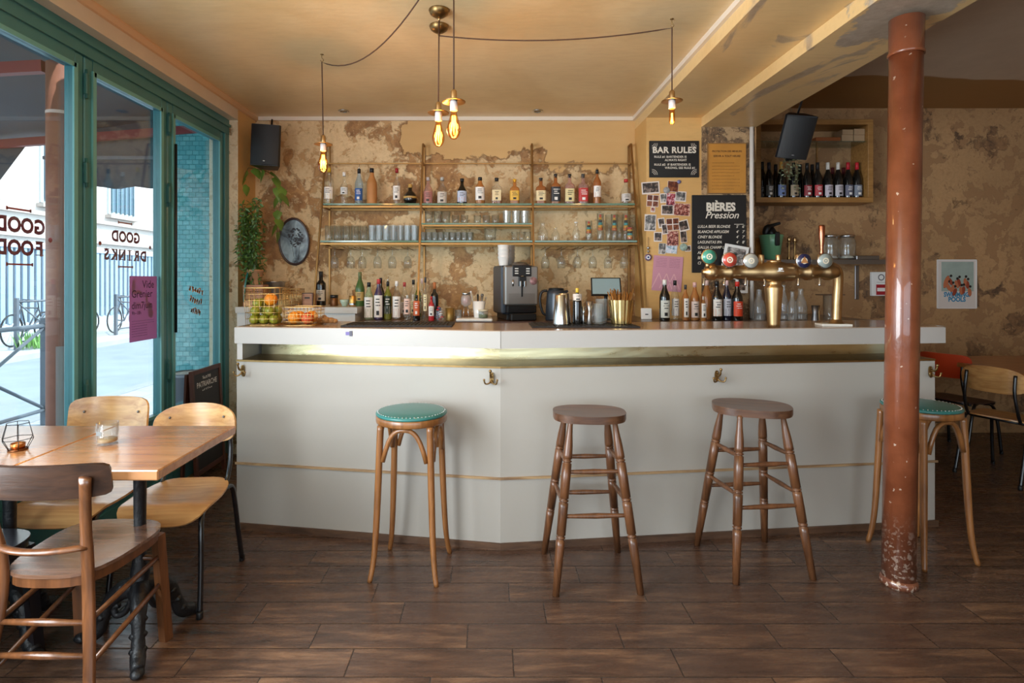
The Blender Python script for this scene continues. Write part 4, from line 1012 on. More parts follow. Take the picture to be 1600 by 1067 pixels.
bx = pm('carton_tan', (176, 146, 112), .7)
for a, b_, c, d_, lb_ in ((1312, 1330, 211, 221, 'lower tan carton on the cabinet shelf, left'), (1331, 1348, 211, 221, 'lower tan carton on the cabinet shelf, right'), (1313, 1330, 202, 210.5, 'upper tan carton on the cabinet shelf, left'), (1331.5, 1348, 201, 210.5, 'upper tan carton on the cabinet shelf, right')):
    d = 4.93
    o = MB().box((-(X(b_, d)-X(a, d))/2, -.06, 0), ((X(b_, d)-X(a, d))/2, .06, Z(c, d)-Z(d_, d)), bev=.003).build('small_carton', bx, None, ((X(a, d)+X(b_, d))/2, d+.03, 2.6175+(0 if d_ > 215 else Z(211, d)-Z(221, d)+.001)))
    tag(o, lb_, 'box', 'cartons in the oak cabinet')
o = MB().box((-.11, -.07, 0), (.11, .07, .035), bev=.003).build('wooden_tray', pm('tray_orange_wood', (150, 84, 40), .5), None, (X(1290, 4.93), 4.96, 2.6175)); tag(o, 'flat reddish wooden tray on the cabinet glass shelf', 'tray')
# ================================================================== COFFEE MACHINE
GREYM = pm('machine_silver', (158, 154, 150), .34, .75); DKG = pm('machine_slate', (62, 70, 80), .38, .2)
cm = thing('coffee_machine', 'black and silver automatic coffee machine on the back counter', 'coffee machine', (X(809, 4.32), 4.36, ZB), R(14))
# local: front -Y
W, D_, H = .125, .20, .42
MB().box((-.115, -.10, 0), (.115, .20, .045), bev=.006).build('base', BLACKP, cm)
MB().box((-.142, -.04, .045), (.132, .22, H), bev=.012).build('housing', DKG, cm)
f = MB().box((-.132, -.115, .115), (.132, -.042, H-.005), bev=.010).build('front_panel', GREYM, cm)
MB().box((-.105, -.1165, .125), (.105, -.1155, .205), bev=.0004).build('grounds_drawer', pm('machine_silver_dark', (146, 142, 138), .3, .8), cm)
MB().box((-.10, -.17, .0), (.10, -.10, .055), bev=.008).build('drip_tray', BLACKP, cm)
MB().box((-.115, -.125, .055), (.115, -.042, .115), bev=.006).build('recess', pm('machine_black', (12, 12, 14), .3), cm)
mb = MB(); mb.box((-.075, -.125, H-.085), (.075, -.110, H+.0), bev=.004); hd = mb.build('control_head', BLACKP, cm)
mb = MB()
for s in (-1, 1):
    for k in range(3): mb.box((s*.045-.014, -.128, H-.03-.018*k), (s*.045+.014, -.124, H-.022-.018*k), bev=.001)
mb.build('buttons', pm('button_white', (225, 225, 222), .3), hd)
mb = MB(); mb.lathe([(.016, 0), (.020, .004), (.021, .012), (.016, .013), (.0001, .013)], 20, M=frameM((0, -.117, H-.10), (1, 0, 0), (0, 0, 1), (0, -1, 0))); mb.build('dial', STEEL, cm)
mb = MB(); mb.box((-.03, -.14, H-.16), (.03, -.115, H-.085), bev=.005); mb.box((-.006, -.122, H-.24), (.006, -.115, H-.16)); mb.build('spout', BLACKP, cm)
mb = MB(); mb.box((-.024, -.146, H-.165), (-.010, -.138, H-.12), bev=.003); mb.box((.010, -.146, H-.165), (.024, -.138, H-.12), bev=.003); mb.bar((-.075, -.13, H-.16), (-.075, -.13, H-.11), .007); mb.build('nozzles', STEEL, cm)
MB().lathe([(.0001, 0), (.028, 0), (.030, .003), (.029, .005), (.0001, .005)], 24, M=frameM((.092, -.114, H-.12), (1, 0, 0), (0, 0, 1), (0, -1, 0))).build('round_sticker', pm('sticker_multi', (150, 110, 110), .4, var=.6, scale=40), cm)
MB().lathe([(.085, 0), (.08, .012), (.05, .028), (.0001, .034)], 24, M=Matrix.Translation((.03, .04, H+.0))).build('bean_lid', glass('smoked_plastic', (.35, .28, .22), .3), cm)
zt = ZB+H+.0005
T = Matrix.Translation(cm.location) @ Matrix.Rotation(R(14), 4, 'Z')
def stack(label, name, lx, ly, r0, r1, h, n, mat, cat, zb=zt):
    g = label
    for i in range(n):
        p = T @ Vector((lx, ly, 0)); o = MB().lathe([(.0001, 0), (r0, 0), (r0+.001, .003), (r1, h), (r1+.002, h+.002), (r1-.002, h), (r0-.002, .004), (.0001, .004)], 24).build(name, mat, None, (p.x, p.y, zb+.030*i)); tag(o, ('topmost', 'second from top', 'third from top', 'lowest')[n-1-i]+' '+label, cat, label.replace('cup in the stack', 'cups stacked'))
stack('white cup in the stack on the coffee machine', 'white_cup', -.105, .030, .034, .047, .068, 4, WHITEC, 'cup')
stack('steel cup in the stack on the coffee machine', 'steel_cup', -.030, .130, .034, .047, .070, 4, pm('cup_steel', (224, 224, 224), .38, .75), 'cup')

# ================================================================== THINGS ON THE COUNTERS
o = thing('tea_light_tin', 'dark brown tin with a gold band on the side cabinet', 'tin', (X(522, 4.45), 4.45, ZR))
MB().lathe([(.0001, 0), (.030, 0), (.031, .003), (.031, .075), (.028, .077), (.0001, .07)], 20).build('tin', pm('tin_brown', (110, 68, 30), .35, .5), o)
MB().lathe([(.0318, .064), (.0318, .088), (.0001, .089)], 20).build('lid', BLACKM, o)
o = thing('small_bowl', 'small pale green bowl between two tins', 'bowl', (X(538.5, 4.42), 4.42, ZR)); MB().lathe([(.0001, 0), (.018, 0), (.02, .006), (.033, .03), (.038, .052), (.036, .052), (.030, .03), (.0001, .010)], 24).build('bowl', pm('celadon', (176, 200, 184), .25, coat=.4), o)
o = thing('gold_tin', 'gold tin beside the champagne bottle', 'tin', (X(551, 4.40), 4.40, ZR)); MB().lathe([(.0001, 0), (.027, 0), (.028, .003), (.028, .082), (.026, .084), (.0001, .08)], 20).build('tin', pm('gold_foil', (206, 158, 84), .3, .8), o); MB().lathe([(.0286, .01), (.0286, .024)], 20, cap=False).build('band', STEEL, o)
# metal bucket, crate, tray, boxes
o = thing('ice_bucket', 'galvanised metal bucket behind the lime basket', 'bucket', (X(427, 4.62), 4.64, ZR)); MB().lathe([(.0001, 0), (.062, 0), (.064, .01), (.086, .185), (.091, .19), (.091, .196), (.084, .194), (.062, .012), (.0001, .01)], 30).build('pail', pm('galvanised', (176, 178, 182), .3, .9, var=.15, scale=12), o)
MB().tube([(.092*math.cos(a_), .092*math.sin(a_), .193) for a_ in [2*PI*i/24 for i in range(24)]], .004, 6, closed=True).build('rim', STEEL, o)
o = thing('wooden_crate', 'pinkish wooden crate box carrying the plant pot', 'crate', (X(400, 4.40), 4.40, ZR), R(4)); mb = MB()
mb.box((-.075, -.07, 0), (.075, .07, .17), bev=.003); mb.build('box', wood('crate_pink_wood', (158, 116, 92), (194, 150, 124), .7, 0, 'X'), o)
mb = MB(); mb.box((-.072, -.0735, .055), (.072, -.0705, .062)); mb.box((-.072, -.0735, .115), (.072, -.0705, .120)); mb.build('slat_gaps', pm('crate_gap', (88, 60, 46), .8), o)
o = thing('teal_oval_tray', 'teal oval tray leaning on its edge at the window pier', 'tray', (X(378, 4.34), 4.40, ZR), rot=(R(0), R(6), R(14)))
mb = MB(); mb.plate(lambda u, v: (-.018*(1-(u/.105)**2-(v/.14)**2), u, v+.14), .105, .138, .008, 2, 6, 36); mb.tube([(0, .105*math.cos(a_), .14+.138*math.sin(a_)) for a_ in [2*PI*i/36 for i in range(36)]], .007, 6, closed=True); mb.build('tray', pm('teal_enamel', (30, 120, 116), .3, coat=.4), o)
for px0, px1, py0, py1, lb_ in ((475, 491, 456, 478, 'small dark-framed wooden box beside the brass upright'), (447, 473, 450, 478, 'square brass wire basket standing behind the orange basket')):
    pass
o = thing('small_box', 'small wooden box with dark edges beside the brass shelf upright', 'box', (X(482, 4.40), 4.42, ZR)); MB().box((-.042, -.05, 0), (.042, .05, .105), bev=.003).build('box', MATS['crate_pink_wood'], o)
mb = MB(); mb.box((-.044, -.052, .0), (-.038, -.050, .105)); mb.box((.038, -.052, 0), (.044, -.050, .105)); mb.box((-.044, -.052, .1), (.044, -.05, .106)); mb.box((-.02, -.052, .06), (.02, -.05, .075)); mb.build('edging', pm('edge_dark', (74, 62, 58), .6), o)

GW = pm('gold_wire', (200, 162, 104), .35, 1)
def basket(label, loc, w, d, h, nx, nz, flare=1.08, rz=0, cell=None):
    o = thing('wire_basket', label, 'basket', loc, rz, 'brass wire baskets'); mb = MB()
    def pt(s, t, z): k = 1+(flare-1)*z/h; return (s*w/2*k, t*d/2*k, z)
    def per(u):   # around rectangle
        u = (u % 1)*4; i = int(u); f_ = u-i
        return [(-1+2*f_, -1), (1, -1+2*f_), (1-2*f_, 1), (-1, 1-2*f_)][i]
    n = nx*4
    for i in range(n):
        s, t = per(i/n); mb.bar(pt(s, t, 0), pt(s, t, h), .0014, 5)
    for j in range(nz+1):
        z = h*j/nz; mb.tube([pt(*per(i/n), z) for i in range(n)], .0014 if j < nz else .0028, 5, closed=True)
    for i in range(1, nx): a_ = -1+2*i/nx; mb.bar(pt(a_, -1, 0), pt(a_, 1, 0), .0014, 5); mb.bar(pt(-1, a_, 0), pt(1, a_, 0), .0014, 5)
    mb.build('wire_mesh', GW, o); return o
d = 3.30
basket('taller brass wire basket full of limes with one orange on top', (X(418, d), d+.0, ZT1+.002), .185, .17, .215, 7, 6, 1.10, R(2))
basket('low brass wire basket with oranges at the front of the counter', (X(473, 3.25), 3.27, ZT1+.002), .185, .16, .105, 9, 5, 1.03, R(-2))
basket('square brass wire basket standing behind the orange basket', (X(459, 4.36), 4.36, ZR+.002), .125, .11, .135, 7, 6, 1.06, R(3))
LIME = pm('lime_skin', (138, 138, 38), .4, var=.3, scale=30, bump=.1); ORG = pm('orange_skin', (232, 136, 24), .45, bump=.25, scale=120, var=.05); GRF = pm('blood_orange_skin', (214, 88, 44), .45, bump=.2, scale=120, var=.12)
rs = random.Random(4)
bx0, by0 = X(418, d), d
def fruit(name, lb_, cat, grp, x, y, z, r, m, sc=(1, 1, 1)):
    o = MB().ball((0, 0, 0), r, 16, 10, sc=sc).build(name, m, None, (x, y, z), (rs.random(), rs.random(), rs.random())); 
    mb = MB().lathe([(.0001, r*sc[2]*1.0), (.004, r*sc[2]*.998)], 6, cap=False); mb.build('stem_end', pm('stem_green', (80, 96, 40), .6), o)
    tag(o, lb_, cat, grp)
z0 = ZT1+.004
for lay, (zz, pts) in enumerate(((z0+.029, [(-.058, -.05), (0, -.053), (.058, -.05), (-.058, .003), (.001, .004), (.058, .004), (-.03, .055), (.03, .057)]), (z0+.078, [(-.055, -.04), (.03, -.045), (-.02, .012), (.055, .016)]), (z0+.122, [(-.05, -.02), (-.052, .04)]))):
    for k, (dx, dy) in enumerate(pts): fruit('lime', 'lime in the tall wire basket, '+[['front left', 'front middle', 'front right', 'middle left', 'centre', 'middle right', 'back left', 'back right'], ['front left', 'front right', 'middle', 'back right'], ['front left', 'back left']][lay][k]+' of the '+['bottom', 'middle', 'top'][lay]+' layer', 'lime', 'limes in the tall wire basket', bx0+dx, by0+dy, zz, .0285, LIME, (1.0, 1.0, .96))
fruit('orange', 'single orange on top of the limes in the tall basket', 'orange', None, bx0+.022, by0-.005, z0+.143, .038, ORG)
bx1, by1 = X(473, 3.25), 3.27
for dx, dy, m, lb_ in ((-.045, -.030, ORG, 'orange at the front left of the low wire basket'), (-.042, .042, ORG, 'orange at the back left of the low wire basket'), (.035, .040, ORG, 'orange at the back right of the low wire basket')): fruit('orange', lb_, 'orange', 'oranges in the low basket', bx1+dx, by1+dy, z0+.0395, .037, m)
fruit('grapefruit', 'reddish citrus at the front right of the low wire basket', 'grapefruit', None, bx1+.032, by1-.033, z0+.0365, .035, GRF)
o = thing('ginger_root', 'knobbly brown root lying at the right end of the low wire basket', 'root', (X(507, 3.30), 3.32, ZT1+.0)); mb = MB()
for q, (dx, dz, r_, sx) in enumerate(((-.03, .020, .022, 1.1), (0, .024, .024, 1.2), (.03, .022, .02, 1.3), (.052, .018, .016, 1.2), (-.012, .042, .015, 1))): mb.ball((dx, .004*q, dz), r_, 10, 7, sc=(sx, .9, .85))
mb.build('root', pm('root_brown', (158, 110, 60), .7, var=.35, scale=60, bump=.6), o)

# drinks station: white tray with dispenser, tools
tx = X(741, 4.12)
o = thing('serving_tray', 'flat white tray left of the coffee machine', 'tray', (tx, 4.17, ZB), 0); MB().box((-.135, -.055, 0), (.135, .12, .022), bev=.006).build('tray', WHITEC, o)
zt2 = ZB+.0225
o = thing('glass_dispenser', 'small glass ball dispenser with pink sweets on a metal stand', 'dispenser', (X(728, 4.18), 4.19, zt2)); mb = MB()
for i in range(4): a_ = PI/4+i*PI/2; mb.bar((.03*math.cos(a_), .03*math.sin(a_), 0), (.018*math.cos(a_), .018*math.sin(a_), .085), .003, 6)
mb.build('stand', STEEL, o); MB().lathe([(.012, .085), (.034, .10), (.040, .13), (.036, .16), (.028, .172)], 18).build('bowl', glass('disp_glass', (.85, .8, .78), .3), o); MB().lathe([(.03, .172), (.032, .19), (.0001, .195)], 18).build('lid', STEEL, o)
MB().ball((0, 0, .128), .026, 10, 7).build('sweets', pm('sweets_pink', (206, 150, 144), .5, var=.4, scale=60), o)
o = thing('utensil_holder', 'white tapering pot holding bar spoons and tools', 'utensil pot', (X(748, 4.2), 4.23, zt2)); MB().lathe([(.0001, 0), (.036, 0), (.037, .004), (.050, .125), (.047, .125), (.034, .008), (.0001, .008)], 20).build('pot', WHITEC, o)
def tool(nm, lb_, px, mat, top, lean_, knob=.006, cat='utensil'):
    x_ = X(px, 4.23); o = thing(nm, lb_, cat, (x_, 4.23, zt2+.02)); mb = MB(); mb.tube([(0, 0, 0), (lean_*.5, 0, top*.5), (lean_, 0, top)], [.003, .003, knob], 7); mb.ball((lean_, 0, top), knob*1.05, 8, 6); mb.build('tool', mat, o)
tool('spatula', 'white spatula sticking out left of the pot', 742, WHITEP, .175, -.03, .007); tool('bar_spoon', 'dark bar spoon in the middle of the pot', 747, BLACKP, .15, -.002, .008); tool('ladle', 'dark ladle leaning right in the pot', 751, STEELD, .15, .012, .011); tool('tongs', 'steel tongs at the right of the pot', 755, STEEL, .13, .02, .006)
o = thing('spice_jar', 'squat glass jar with a pale lid on the white tray', 'jar', (X(755, 4.12), 4.15, zt2)); MB().lathe([(.0001, 0), (.034, 0), (.036, .004), (.036, .045), (.032, .052)], 20).build('jar', G_RIB, o); MB().lathe([(.036, .052), (.036, .064), (.0001, .065)], 20).build('lid', pm('lid_cream', (216, 206, 180), .4), o)
MB().lathe([(.0001, .004), (.032, .004), (.032, .03), (.0001, .03)], 14).build('contents', pm('spice_green', (96, 110, 60), .7), o)
o = thing('gold_tumbler', 'small olive-gold ribbed pot left of the white tray', 'pot', (X(703, 4.22), 4.22, ZB)); MB().lathe([(.0001, 0), (.03, 0), (.031, .003), (.035, .095), (.032, .095), (.03, .006), (.0001, .006)], 20).build('pot', pm('olive_gold', (146, 116, 60), .4, .6), o)
o = thing('glass_jar', 'small clear glass between the gold pot and the dispenser', 'glass', (X(716, 4.24), 4.26, ZB)); MB().lathe([(.0001, 0), (.026, 0), (.027, .003), (.027, .08), (.025, .08), (.025, .006), (.0001, .006)], 16).build('glass', G_RIB, o)
o = thing('wrapped_sweets_jar', 'jar of red and white wrapped sachets right of the bottle row', 'jar', (X(688, 4.22), 4.20, ZB)); MB().lathe([(.0001, 0), (.032, 0), (.034, .004), (.034, .075), (.031, .08)], 18).build('jar', G_RIB, o)
mb = MB(); rs = random.Random(9)
for k in range(16): mb.ball((rs.uniform(-.02, .02), rs.uniform(-.02, .02), .012+.006*k), .011, 6, 4, mi=k % 3, sc=(1.3, .8, .7))
mb.build('sachets', [pm('sach_red', (186, 40, 50), .4), WHITEP, pm('sach_blue', (90, 96, 130), .4)], o)
# kettle
o = thing('electric_kettle', 'dark grey jug kettle behind the steel shakers', 'kettle', (X(871, 4.2), 4.28, ZB)); MB().lathe([(.0001, 0), (.082, 0), (.084, .012), (.080, .10), (.072, .20), (.068, .225), (.05, .235), (.0001, .24)], 26).build('body', pm('kettle_slate', (54, 60, 68), .3, .3), o)
MB().tube(smooth_path([(-.07, 0, .225), (-.11, 0, .215), (-.125, 0, .15), (-.105, 0, .06), (-.08, 0, .04)], 4), .010, 8).build('handle', BLACKP, o); MB().tube([(.05, 0, .20), (.09, 0, .225)], [.02, .010], 8).build('spout', MATS['kettle_slate'], o)
MB().lathe([(.06, .232), (.055, .245), (.0001, .248)], 20).build('lid', BLACKP, o)
# shaker tins
for i, (px, dy, hh, lb_) in enumerate(((876, .0, .165, 'tall steel shaker tin, front one of the pair on the mat'), (884, .085, .172, 'steel shaker tin standing behind the front one'))):
    o = thing('shaker_tin', lb_, 'cocktail shaker', (X(px, 3.17), 3.17+dy, ZM), 0, 'steel shaker tins'); MB().lathe([(.0001, .0), (.046, 0), (.046, .004), (.031, hh), (.028, hh+.003), (.0001, hh+.003)], 28).build('tin', STEEL, o); MB().lathe([(.0463, .0), (.0475, .003), (.0463, .006)], 28, cap=False).build('rim', STEEL, o)
o = bottle('small dark bitters bottle with a yellow cap and white neck label', (X(902, 3.2), 3.2, ZM), .205, .026, 'liq', B_DARK, (214, 176, 60), (204, 192, 180), None, (.66, .84), half=85)
for px, dy, rr, hh, lb_, m in ((921, 0, .018, .13, 'tall grey double-cone jigger on the mat', pm('jigger_grey', (150, 144, 138), .3, .9)), (913.5, .05, .015, .10, 'shorter steel jigger between the bitters and the tall one', STEEL)):
    o = MB().lathe([(.0001, .0), (rr*.9, 0), (rr*1.0, .003), (rr*.38, hh*.48), (rr*.38, hh*.55), (rr*1.25, hh), (rr*1.15, hh), (.0001, hh*.62)], 20).build('jigger', m, None, (X(px, 3.18), 3.18+dy, ZM)); tag(o, lb_, 'jigger', 'bar jiggers')
for px, dy, rr, hh, lb_ in ((935, .02, .034, .115, 'cut-glass mixing beaker beside the jigger'), (945, .10, .034, .14, 'cut-glass mixing beaker behind, close to the straw pot')):
    o = MB().lathe([(.0001, .0), (rr*.95, 0), (rr, .006), (rr*1.05, hh), (rr*.98, hh), (rr*.9, .012), (.0001, .01)], 12, smooth=False).build('mixing_glass', G_RIB, None, (X(px, 3.2), 3.2+dy, ZM)); tag(o, lb_, 'glass', 'cut-glass mixing beakers')
# straw pot
sp = thing('straw_pot', 'fluted gold pot on the right bar mat', 'pot', (X(971.5, 3.18), 3.19, ZM)); mb = MB(); n = 44; vs = []
for z, r_ in ((0, .054), (.004, .056), (.138, .072), (.138, .068), (.008, .052)):
    for i in range(n): k = 1+(.035 if i % 2 else -.0); vs.append((r_*k*math.cos(2*PI*i/n), r_*k*math.sin(2*PI*i/n), z))
fs = [tuple(range(n))[::-1]]+[(j*n+i, j*n+(i+1) % n, (j+1)*n+(i+1) % n, (j+1)*n+i) for j in range(4) for i in range(n)]+[tuple(4*n+i for i in range(n))]
mb.add(vs, fs); mb.build('pot', pm('pot_gold', (214, 186, 126), .25, 1), sp)
rs = random.Random(12); STRAW = pm('straw_gold', (150, 104, 52), .35, .6)
base = None
for i in range(46):
    a_ = rs.random()*2*PI; r0 = .045*math.sqrt(rs.random()); ln = rs.uniform(.165, .205); tl = rs.uniform(.25, 1.05)
    x0_, y0_ = r0*math.cos(a_)*.5, r0*math.sin(a_)*.5; x1_, y1_ = x0_+math.cos(a_)*.055*tl, y0_+math.sin(a_)*.045*tl
    o = MB().bar((x0_, y0_, .010), (x1_, y1_, ln), .0032, 6).build('straw', STRAW, None, sp.location); tag(o, 'gold-brown straw in the fluted gold pot', 'straw', 'straws in the fluted gold pot')
# tablet
tb = thing('tablet_screen', 'tilted dark-framed point-of-sale screen behind the straw pot', 'screen', (X(946, 4.35), 4.33, ZB), R(-8)); mb = MB(); T = Matrix.Translation((0, 0, .255)) @ Matrix.Rotation(R(-38), 4, 'X')
mb.add([(-.115, -.006, -.085), (.115, -.006, -.085), (.115, .006, -.085), (-.115, .006, -.085), (-.115, -.006, .085), (.115, -.006, .085), (.115, .006, .085), (-.115, .006, .085)], [(0, 3, 2, 1), (4, 5, 6, 7), (0, 1, 5, 4), (1, 2, 6, 5), (2, 3, 7, 6), (3, 0, 4, 7)], M=T); mb.build('case', BLACKP, tb)
MB().box((-.105, -.0075, -.075), (.105, -.0062, .075), M=T).build('screen', pm('screen_glass', (140, 164, 170), .12, coat=.6), tb)
mb = MB(); mb.bar((0, .02, 0), (0, .008, .25), .014, 10); mb.box((-.06, -.05, 0), (.06, .07, .010), bev=.003); mb.build('stand', BLACKP, tb)
o = thing('card_terminal', 'little white card reader standing at the foot of the ochre pillar', 'card reader', (X(1012.5, 4.30), 4.34, ZB), 0); MB().box((-.042, -.008, 0), (.042, .008, .088), bev=.004).build('case', WHITEP, o, rot=(R(-6), 0, 0))
mb = MB(); mb.box((-.012, -.0105, .035), (.012, -.0095, .043)); mb.build('mark', BLACKP, o, rot=(R(-6), 0, 0))
for px, dy, rr, hh, lb_ in ((1273.5, 0, .026, .115, 'steel jigger with a flared top right of the water bottles'), (1283, .03, .009, .115, 'slim gold muddler standing right of the steel jigger')):
    o = MB().lathe([(.0001, .0), (rr, 0), (rr, .003), (rr*.7, hh*.5), (rr, hh), (rr*.92, hh), (.0001, hh*.6)], 18).build('jigger' if rr > .01 else 'muddler', STEELD if rr > .01 else BRASS, None, (X(px, 4.2), 4.2+dy, ZB)); tag(o, lb_, 'bar tool')
o = thing('glass_vase', 'tall clear glass cylinder with a wooden lid near the tower end pipe', 'jar', (X(1297, 4.25), 4.25, ZB)); MB().lathe([(.0001, 0), (.047, 0), (.048, .004), (.048, .19), (.045, .19), (.045, .008), (.0001, .008)], 20).build('cylinder', G_CLEAR, o); MB().box((-.085, -.05, .191), (.085, .05, .199), bev=.002).build('lid', pm('lid_dark_wood', (84, 60, 44), .5), o)
o = MB().box((-.085, -.05, 0), (.075, .05, .012), bev=.001).build('paper_pad', pm('paper_white', (232, 226, 216), .6), None, (X(1297, 3.25), 3.21, ZT1)); tag(o, 'white order pad lying on the counter by the tower end pipe', 'notepad'); o.rotation_euler = (0, 0, R(-8))

# ================================================================== BEER TOWER
bt = thing('beer_tower', 'long satin brass beer tower with five tap medallions', 'beer tower', (X(1209, 3.08), 3.08, ZT1))
zp = Z(425, 3.08)-ZT1; xa, xb = X(1103, 3.08)-bt.location.x, X(1308, 3.08)-bt.location.x
MB().lathe([(.0001, 0), (.030, 0), (.031, .02), (.040, .13), (.047, .215), (.047, .225), (.040, .232), (.036, .245), (.04, zp-.05)], 32).build('pedestal', BRASS, bt)
RX = Matrix.Translation((0, 0, zp)) @ Matrix.Rotation(PI/2, 4, 'Y')
prof = [(.0001, xa-.02), (.014, xa-.02), (.016, xa-.008), (.034, xa), (.042, xa+.02), (.046, xa+.045), (.037, xa+.05), (.037, xa+.10), (.046, xa+.115), (.046, xa+.14), (.037, xa+.15), (.037, xa+.20), (.045, xa+.22), (.05, -.10), (.05, -.085), (.052, -.06), (.060, -.03), (.062, 0), (.060, .03), (.052, .06), (.05, .085), (.05, .10), (.045, .11), (.037, .12), (.037, .165), (.046, .175), (.046, .20), (.037, .21), (.037, .27), (.046, .285), (.046, .31), (.036, xb-.02), (.030, xb), (.0001, xb+.005)]
prof = sorted(prof, key=lambda q: q[1])
MB().lathe(prof, 32, M=RX).build('manifold', BRASS, bt)
MB().lathe([(.034, 0), (.036, .005), (.034, .012), (.0001, .014)], 24, M=Matrix.Translation((0, 0, zp+.052))).build('top_cap', BRASS, bt)
pts = smooth_path([(xb-.03, .02, zp+.015), (xb+.04, .10, zp+.03), (xb+.085, .13, zp+.0), (xb+.093, .14, zp-.06), (xb+.090, .145, zp-.16), (xb+.088, .15, .02)], 6)
MB().tube(pts, .026, 16).build('return_pipe', BRASS, bt)
MB().lathe([(.056, 0), (.056, .006), (.038, .016), (.030, .03), (.026, .035)], 26, M=Matrix.Translation((xb+.088, .15, 0))).build('flange', BRASS, bt)
meds = [(1107.6, 401, (66, 150, 128), 'teal green medallion', 1), (1139.6, 406, (196, 74, 58), 'red medallion', 0), (1173, 407.5, (176, 176, 168), 'grey dial medallion', 0), (1255.6, 407.5, (40, 40, 74), 'navy medallion', 0), (1289, 407.5, (150, 160, 156), 'grey-green medallion', 0)]
for px, py, c_, lb_, arm in meds:
    x_ = X(px, 3.02)-bt.location.x; z_ = Z(py, 3.02)-ZT1; T = frameM((x_, -.06, z_), (1, 0, 0), (0, 0, 1), (0, -1, 0))
    h_ = MB(); h_.lathe([(.0001, -.012), (.036, -.012), (.042, -.006), (.042, .004), (.038, .006)], 28, M=T); h_.tube([(x_-.004, -.05, zp+.02), (x_-.004, -.05, z_-.03)], .012, 10); md = h_.build('tap_handle', BRASS if arm else STEEL, bt)
    mb = MB(); mb.lathe([(.0375, .0062), (.0375, .0075), (.0001, .0085)], 28, 0, M=T, cap=False)
    mb.lathe([(.010, .0086), (.014, .0092), (.017, .0086)], 18, 1, M=T, cap=False); mb.lathe([(.0001, .0092), (.005, .0092)], 12, 1, M=T, cap=False)
    if c_[0] < 60: mb.add([(-.02, -.012, .0095), (.02, -.012, .0095), (0, .024, .0095)], [(0, 1, 2)], 2, False, T)
    mb.build('medallion', [pm('med_%d' % c_[0], c_, .3, coat=.5), pm('med_mark', (226, 214, 190), .4), pm('med_tri', (176, 120, 70), .4)], bt, label=lb_)
    sx_ = x_-.03; MB().tube(smooth_path([(sx_+.01, -.045, zp-.035), (sx_+.006, -.055, zp-.05), (sx_, -.06, zp-.075)], 3), .0065, 8).build('spout', STEEL, bt)
sx_ = -.075; MB().tube(smooth_path([(sx_, -.045, zp-.04), (sx_, -.055, zp-.06), (sx_-.008, -.06, zp-.078)], 3), .0065, 8).build('spout', STEEL, bt)
for px in (1189.6, 1216, 1247, 1281): x_ = X(px, 3.08)-bt.location.x; MB().lathe([(.013, 0), (.014, .04), (.014, .062), (.012, .066), (.0001, .066)], 14, M=Matrix.Translation((x_, 0, zp+.03))).build('stub', BRASS, bt)
mb = MB(); x_ = X(1281, 3.08)-bt.location.x; mb.lathe([(.010, 0), (.012, .01), (.008, .03), (.010, .05), (.016, .10), (.017, .155), (.014, .165), (.0001, .165)], 16, M=Matrix.Translation((x_+.01, .0, zp+.095))); mb.build('copper_lever', pm('copper_lever', (176, 112, 84), .25, 1), bt, label='copper-coloured tap lever')
mb = MB(); T = frameM((.0, -.0625, zp+.01), (1, 0, 0), (0, 0, 1), (0, -1, 0))
mb.box((-.012, -.008, 0), (.022, -.004, .002), M=T); mb.box((-.006, -.004, 0), (.004, .012, .002), M=T); mb.lathe([(.0001, .002), (.007, .002), (.007, 0)], 12, M=T @ Matrix.Translation((.012, .006, 0)), cap=False); mb.build('emblem', WHITEP, bt)

# ================================================================== STEEL WALL SHELF (right)
ss = thing('steel_shelf', 'narrow steel wall shelf behind the beer tower', 'shelf', (0, 0, 0)); mb = MB()
x0, x1 = 2.135, X(1394, 4.95); mb.box((x0, 4.84, 1.565), (x1, 5.097, 1.575)); mb.box((x0, 4.838, 1.535), (x1, 4.842, 1.575)); mb.build('board', STEELD, ss)
for px in (1340, ): mb = MB(); xx = X(px, 5.08); mb.box((xx-.018, 5.085, 1.22), (xx+.018, 5.098, 1.53), bev=.003); mb.ball((xx, 5.083, 1.26), .006, 6, 4); mb.ball((xx, 5.083, 1.49), .006, 6, 4); mb.build('bracket', STEELD, ss)
zs = 1.5755; ds = 4.93
o = thing('citrus_juicer', 'mint green electric citrus juicer with a black handle', 'juicer', (X(1205, ds), ds, zs)); MB().lathe([(.0001, 0), (.060, 0), (.062, .02), (.072, .03), (.088, .15), (.100, .215), (.096, .22), (.0001, .215)], 30).build('body', pm('mint_enamel', (112, 172, 132), .35, coat=.3), o)
mb = MB(); mb.tube(smooth_path([(-.055, 0, .22), (-.035, 0, .28), (.0, 0, .30), (.04, 0, .315), (.075, -.01, .325)], 5), [.02, .024, .028, .03, .03, .03, .028, .026, .024, .022, .02, .018, .016, .016, .015, .015, .014, .014, .013, .013, .012], 10); mb.lathe([(.055, .218), (.045, .25), (.02, .29)], 16); mb.box((-.016, -.112, .12), (.024, -.085, .24), bev=.008); mb.build('lever', BLACKP, o)
for px, py, lb_ in ((1233, 370, 'left of two slim gold pepper mills on the steel shelf'), (1242, 371, 'right of two slim gold pepper mills on the steel shelf')):
    hh = Z(py, ds)-zs; o = thing('pepper_mill', lb_, 'mill', (X(px, ds), ds, zs), 0, 'slim gold mills'); MB().lathe([(.0001, 0), (.016, 0), (.017, .01), (.008, .04), (.008, hh-.05), (.013, hh-.04)], 14).build('stem', BRASSD, o); MB().lathe([(.013, hh-.04), (.015, hh-.03), (.015, hh-.01), (.010, hh), (.0001, hh)], 14).build('knob', BRASS, o)
